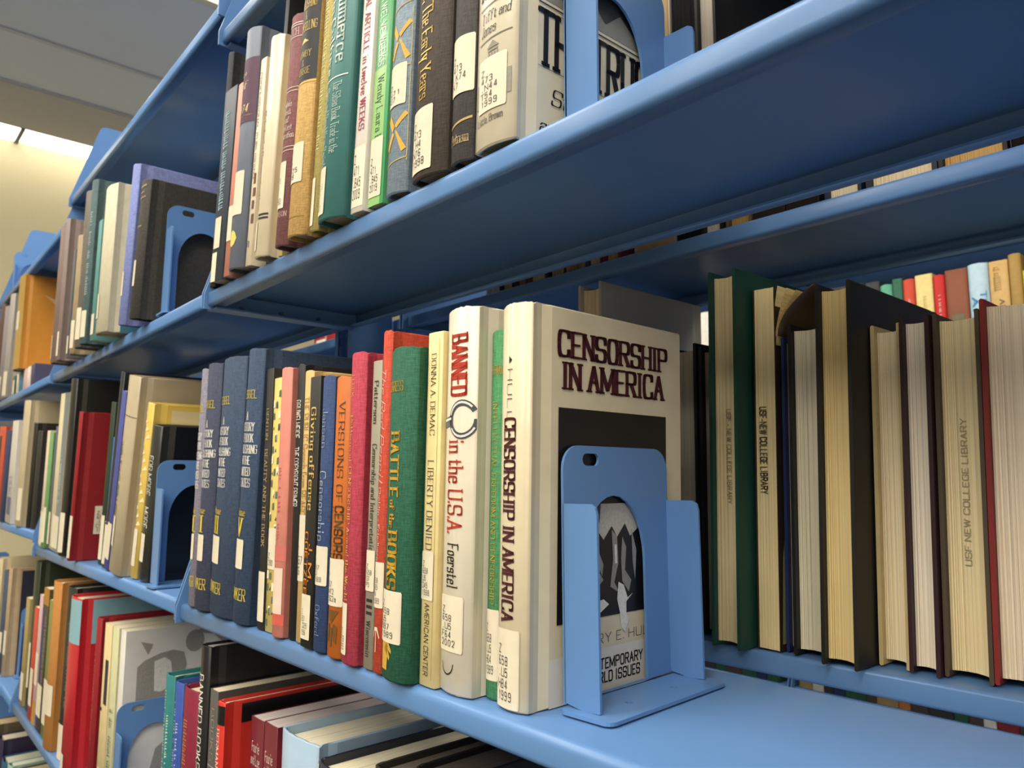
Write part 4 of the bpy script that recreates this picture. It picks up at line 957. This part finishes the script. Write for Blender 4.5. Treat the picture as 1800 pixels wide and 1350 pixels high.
book(F2, .71 + .181, 'large amber hardback raised above the small booklets on the third bay upper shelf', -4.66, -.02, .28, .79, .50, .0, 'hard', '#c78632', [('B', 'sp', 0, 1, 0, 1, '#b5924a'), ('L', .1, .75, .42, .62, ''), ('P', 'cv', [[(.2, .8), (.4, .76), (.5, .72), (.42, .7)], [(.5, .8), (.58, .79), (.52, .68), (.48, .7)], [(.5, .6), (.7, .56), (.62, .5)]], '#d8b078')], finish='gloss')
row(F2, -.36, [
 I('orange-red hardback on the third bay middle shelf', -5.35, .0, .36, .806, .04, '#c2543c', [('B', 'sp', .5, .75, .3, .9, '#4a3a34'), ('L', .05, .4, .05, .3, '')], finish='matte', d=.5),
 I('thin blue-black volume on the third bay middle shelf', -4.83, .0, .14, .76, .04, '#3a4462', finish='matte', d=.5),
 I('white and blue-printed paperback on the third bay middle shelf', -4.60, .0, .30, .82, .04, '#d4cec6', [('B', 'sp', .2, .8, .08, .25, '#303f86'), ('G', 'sp', .3, .8, .28, .45, '#6c78a8')], kind='paper', finish='gloss', d=.5),
 I('large beige hardback in a sleeve on the third bay middle shelf', -4.07, .0, .25, .945, .04, '#c2b393', [('L', .6, .95, .05, .3, '')], finish='gloss', d=.56),
 I('black book with an orange emblem at its foot, third bay', -3.74, .03, .10, .765, .04, '#28251f', [('B', 'cv', .0, 1, 0, 1, '#26241f', .0009), ('P', 'cv', [[(.2, .06), (.32, .06), (.32, .2), (.2, .2)]], '#c87a28', .002)], finish='matte', d=.5),
 I('thin charcoal book right of the orange-marked one', -3.60, .04, .12, .70, .04, '#37342f', finish='matte', d=.5),
])
row(F2, -1.54, [
 I('large beige hardback on the third bay lower shelf', -4.90, .02, .22, .88, .0, '#c9b896', finish='gloss', d=.55),
 I('slate book on the third bay lower shelf', -4.62, .04, .12, .80, .0, '#4b5568', [('L', .1, .9, .2, .4, '')], finish='matte', d=.5),
 I('pinkish-tan hardback with a navy front board, third bay lower shelf', -4.47 - .0, .05, .10, .83, .0, '#b09878', [('B', 'cv', .03, 1, 0, .97, '#2b2b38', .0009), ('L', .1, .9, .2, .42, '')], finish='matte', d=.5),
])
for k, (F, x, z, t, h, c, p, lb) in enumerate(((F2, -4.35, -2.62, .18, .66, '#2c2440', '#d8ccb4', 'dark violet hardback on the second lowest shelf, cream page top'), (F2, -4.6, -2.62, .2, .72, '#5c5040', '#c8b490', 'brown hardback on the second lowest shelf, far left'), (F2, -4.12, -2.62, .22, .56, '#1f5470', '#c8c4b0', 'deep teal hardback on the second lowest shelf'),
     (F2, -3.82, -2.62, .12, .60, '#8fb0a0', '#d8d4c0', 'pale green hardback on the second lowest shelf'), (F2, -3.64, -2.62, .22, .60, '#4a3c34', '#c8b490', 'brown-black hardback with a worn gilt top, second lowest shelf'), (F2, -3.36, -2.62, .2, .50, '#2a2624', '#b0a48c', 'black hardback on the second lowest shelf, rightmost in view'))):
    book(F2, z, lb, x, .05, t, h, .55, 0, 'hard', c, (), finish='matte', pages=p, ov=.004)

# ------------------------------------------------------------------ books on the far face of the range, fore-edges towards the camera
FY = .93
row(F1, ZM, [
 I('large pale grey hardback on the far side, behind the cream one', -1.795, .90, .105, 1.125, .012, '#b5b0a4', [], finish='gloss', d=.60, rev=True),
 I('thin black-bound book on the far side, partly behind the bookend', -1.470, .95, .120, .870, .012, '#1b1a1b', d=.50, finish='matte', pages='#b8b09c'),
 I('low black-bound grey-paged book left of the dark green one', -1.342, .95, .095, .855, .015, '#1b1a1b', d=.50, finish='matte', pages='#a59c8a'),
 I('tall dark green hardback with a library stamp on its page edge', -1.236, .835, .088, 1.042, .024, '#1d4a3e', [('T', 'fe', 'USF - NEW COLLEGE LIBRARY', .42, .62, .37, .62, 'sans', '#5f5648', 'v')], d=.58, finish='matte', pages='#ecd9ac', bulge=.02),
], rev=True)
row(F1, ZM, [
 I('swollen paperback with curled brown speckled cover and a library stamp', -1.138, .905, .066, .985, .026, '#3a2c1a', [
    ('T', 'fe', 'USF-NEW COLLEGE LIBRARY', .22, .55, .42, .66, 'bold', '#6e6248', 'v'), ('P', 'cv', [[(.02 + (k * 31 % 90) / 100, .1 + (k * 17 % 88) / 100), (.035 + (k * 31 % 90) / 100, .1 + (k * 17 % 88) / 100), (.035 + (k * 31 % 90) / 100, .106 + (k * 17 % 88) / 100)] for k in range(60)], '#c9b890'),
    ('B', 'cv', .55, .8, .02, .16, '#c08a3c', .001), ('T', 'cv', '$5', .60, .76, .06, .11, 'bold', '#5a3a18', 'h'), ('P', 'cv', [[(.9, .02), (.98, .02), (.96, .25), (.92, .33), (.88, .3)]], '#8a9060')], kind='paper', d=.52, finish='gloss', pages='#f0dba6'),
 I('thin dark blue hardback on the far side', -1.066, .925, .028, .842, .026, '#1c2c60', d=.5, finish='matte'),
 I('black hardback with pale pages on the far side, shorter of two', -1.033, .90, .092, .868, .026, '#1d1d1f', d=.55, pages='#f0e6c8', finish='matte'),
 I('tall black hardback with yellowed deckled pages on the far side', -.935, .852, .090, .950, .032, '#26231e', d=.60, pages='#ecd294', finish='matte'),
 I('cream hardback with smooth pale pages on the far side', -.839, .954, .073, .842, .030, '#d3bb84', d=.52, pages='#f6e2ba', finish='matte'),
 I('maroon hardback with off-white pages on the far side', -.762, .936, .068, .851, .030, '#371c22', d=.52, pages='#f2e4cc', finish='matte'),
 I('olive-brown hardback with a faint ink stamp on its pages', -.691, .953, .100, .848, .030, '#564736', [('T', 'fe', 'USF NEW COLLEGE LIBRARY', .58, .42, .70, .30, 'semi', '#a09470', 'v')], d=.52, pages='#f0dcac', finish='matte'),
 I('red hardback with grooved pages at the right edge', -.588, .948, .155, .864, .030, '#8c2a26', d=.54, pages='#f2e0c2', finish='matte'),
 I('grey hardback just outside the right edge on the far side', -.425, .95, .10, .85, .030, '#6c6a64', d=.52, finish='matte'),
], rev=True)
# the curled cover and fanned leaves at the top of the swollen paperback
swollen = [o for o in col.objects if o.parent is None and str(o.get('label', '')).startswith('swollen paperback')][0]
def leaf(name, xb, dx, z0_, z1_, th, mt, y0_=.004, y1_=.45, n=10):
    prof, v, f = [], [], []
    for i in range(n + 1):
        u = i / n
        prof.append((xb + dx * u ** 1.7, z0_ + (z1_ - z0_) * (u ** .85)))
    for (a, c) in prof:
        v += [(a, y0_, c), (a, y1_, c), (a + th, y0_, c - th * .3), (a + th, y1_, c - th * .3)]
    for i in range(n):
        k = 4 * i
        f += [(k, k + 1, k + 5, k + 4), (k + 2, k + 6, k + 7, k + 3), (k, k + 4, k + 6, k + 2), (k + 1, k + 3, k + 7, k + 5)]
    f += [(0, 2, 3, 1), (4 * n, 4 * n + 1, 4 * n + 3, 4 * n + 2)]
    return mesh_obj(name, v, f, mt, swollen, smooth=True)
leaf('loose_leaf', .052, .022, .76, .985, .0015, mat('#d2bd8a', 'pages'))
leaf('loose_leaf', .060, .040, .78, .975, .0015, mat('#cbb27a', 'pages'))
leaf('loose_leaf', .066, .062, .82, .965, .0015, mat('#c9ae72', 'pages'))
leaf('curled_cover', .072, .105, .845, .975, .004, mat('#4a3822', 'gloss'))
FU = []
cols = ['#c8c4b8', '#26242a', '#4a3a2e', '#6c5230', '#1e1e22', '#b09468', '#3a4a5c', '#7c2a2a', '#2a2a2e', '#d0c4a0', '#222226']
x = -2.34
rr = random.Random(4)
desc = ['white', 'black', 'brown', 'ochre', 'jet black', 'tan', 'slate blue', 'dark red', 'charcoal', 'cream', 'ink black']
for k in range(8):
    t = rr.uniform(.075, .11)
    FU.append(I('%s hardback on the far upper shelf, seen only through the slit between shelves' % desc[k], x, .945, t - .004, rr.uniform(.48, .6), 0, cols[k], d=.5, finish='matte', pages=['#d8d0bc', '#c9b98e', '#b09468'][k % 3]))
    x += t
FU += [
 I('grey and white comic-covered paperback right of the upper bookend', -1.560, .94, .165, .93, 0, '#c9c2b4', [('B', 'cv', 0, 1, 0, 1, '#c9c2b4', .0009), ('P', 'fe', [[(.5, .72), (.8, .72), (.8, .76), (.5, .76)]], '#5a5044')], d=.5, kind='paper', finish='gloss', pages='#b39b74'),
 I('black slipcased volume on the far upper shelf', -1.388, .94, .092, .95, 0, '#1a1a1c', d=.5, kind='paper', finish='matte', pages='#1d1d1f'),
 I('black hardback with white pages on the far upper shelf', -1.292, .93, .075, .97, 0, '#1c1b1b', d=.58, finish='matte', pages='#d6ccc0'),
 I('tan-paged short book on the far upper shelf', -1.212, .94, .085, .50, 0, '#6a5434', d=.45, finish='matte', pages='#b8965c'),
 I('thick black short book on the far upper shelf', -1.122, .94, .10, .50, 0, '#201c1a', d=.45, kind='paper', finish='matte', pages='#2a2220'),
 I('thinner black short book on the far upper shelf', -1.018, .94, .095, .52, 0, '#1c1a1c', d=.45, kind='paper', finish='matte', pages='#241e1c'),
 I('navy hardback with bright cream pages on the far upper shelf', -.905, .935, .098, .60, 0, '#1f2a40', d=.5, finish='matte', pages='#f0dfbc'),
 I('dark navy hardback with wide cream pages on the far upper shelf', -.795, .935, .17, .62, 0, '#1f2636', d=.5, finish='matte', pages='#ecd6b0', board=.012),
 I('black hardback with golden wavy pages on the far upper shelf', -.622, .935, .145, .60, 0, '#1a1718', d=.5, finish='matte', pages='#cfa566'),
 I('black slipcase at the right end of the far upper shelf', -.472, .94, .12, .60, 0, '#1a1718', d=.5, kind='paper', finish='matte', pages='#1c1818'),
]
row(F1, .732, FU, rev=True)
# ------------------------------------------------------------------ the range across the next aisle, spines towards the camera
GX = [(-4.05, '#5a4a44', .80, 'brown'), (-3.93, '#3f7a5c', .78, 'green'), (-3.80, '#e4e0d4', .84, 'white'), (-3.66, '#2c3c5c', .80, 'navy'), (-3.52, '#9a9488', .76, 'grey'), (-3.40, '#7c2c2c', .82, 'wine red'), (-3.27, '#46443f', .85, 'charcoal'), (-3.14, '#c0a878', .80, 'beige'),
      (-2.99, '#31503c', .82, 'bottle green'), (-2.86, '#5c5a58', .86, 'dull grey'), (-2.73, '#8a8fa6', .80, 'grey-blue'), (-2.60, '#2e2c30', .84, 'black'), (-2.47, '#28282c', .84, 'shiny black'), (-2.34, '#3b3a3a', .83, 'dark grey'),
      (-2.235, '#5cab8c', .79, 'mint green'), (-2.148, '#2f6650', .82, 'dark green'), (-2.078, '#d0492e', .80, 'orange-red'), (-1.995, '#efd98f', .815, 'pale yellow'), (-1.880, '#cc2622', .79, 'scarlet'), (-1.802, '#8f5238', .81, 'rust brown'),
      (-1.663, '#bcd8e8', .82, 'white and sky blue'), (-1.538, '#d8b070', .815, 'sandy'), (-1.425, '#b08d4a', .84, 'golden'), (-1.350, '#dccc3c', .72, 'bright yellow'), (-1.30, '#3c3c40', .8, 'graphite')]
its = []
for i, (gx, c, h, nm) in enumerate(GX):
    nx = GX[i + 1][0] if i + 1 < len(GX) else gx + .1
    de = []
    if nm == 'rust brown': de = [('B', 'sp', .2, .75, .40, .62, '#7c7458')]
    if nm == 'white and sky blue': de = [('T', 'sp', 'ANS', .15, .42, .45, .72, 'bold', '#4a9ccc', 'v'), ('T', 'sp', 'THE ST', .58, .85, .42, .76, 'bold', '#4a9ccc', 'v')]
    if nm == 'sandy': de = [('T', 'sp', 'ANNMA', .45, .7, .42, .68, 'serif', '#6b5430', 'v'), ('G', 'sp', .2, .6, .75, .95, '#a88648')]
    if nm in ('orange-red', 'scarlet', 'dark green', 'pale yellow'): de = [('G', 'sp', .42, .62, .3, .82, '#f4e4dc' if nm != 'pale yellow' else '#c9b46a')]
    if gx < -3.06 < nx: nx = -3.08
    its.append(I('%s book on the upper shelf of the range across the next aisle' % nm, gx, .03, nx - gx - .004, h, 0, c, de, d=.5, kind='paper' if i % 2 else 'hard', finish='matte', detail=1))
row(F3, .60, its, group='books across the next aisle')
its = []
rr = random.Random(9)
pal = [('#d8d0bc', 'cream'), ('#2f5c40', 'green'), ('#8c2c2c', 'red'), ('#2c3a5c', 'navy'), ('#e6e2d8', 'white'), ('#b0915c', 'tan'), ('#3a3836', 'black'), ('#6a7c8c', 'grey-blue'), ('#c87a3c', 'orange'), ('#54423a', 'brown')]
for z, hh, ln in ((-1.56, .78, 'lower'), (-.5, .80, 'middle')):
    its = []
    x = -4.4
    seen = {}
    while x < -1.1:
        t = rr.uniform(.07, .16)
        if x < -3.055 < x + t + .02:
            x = -3.0
            continue
        c, nm = pal[rr.randrange(len(pal))]
        seen[nm] = seen.get(nm, 0) + 1
        ordn = ['first', 'second', 'third', 'fourth', 'fifth', 'sixth', 'seventh', 'eighth', 'ninth', 'tenth'][seen[nm] - 1]
        its.append(I('%s book across the next aisle, %s %s one from the left on its %s shelf' % (nm, ordn, nm, ln), x, .03, t - .004, hh + rr.uniform(-.08, .06), 0, c, (), d=.5, kind='paper', finish='matte', detail=1))
        x += t
    row(F3, z, its, group='books on the %s shelf across the next aisle' % ln)
row(F3, 1.72, [
 I('red-edged white volume on top of the range across the aisle', -11.0, .03, .36, .50, 0, '#e8e2d4', [('B', 'sp', 0, .2, 0, 1, '#b02028'), ('B', 'sp', 0, 1, .9, 1, '#b02028')], kind='paper', finish='matte', detail=1),
 I('black and red volume on top of the range across the aisle', -10.6, .03, .34, .62, 0, '#1c1a1c', [('B', 'sp', 0, 1, .5, 1, '#a81c24')], kind='paper', finish='matte', detail=1),
])
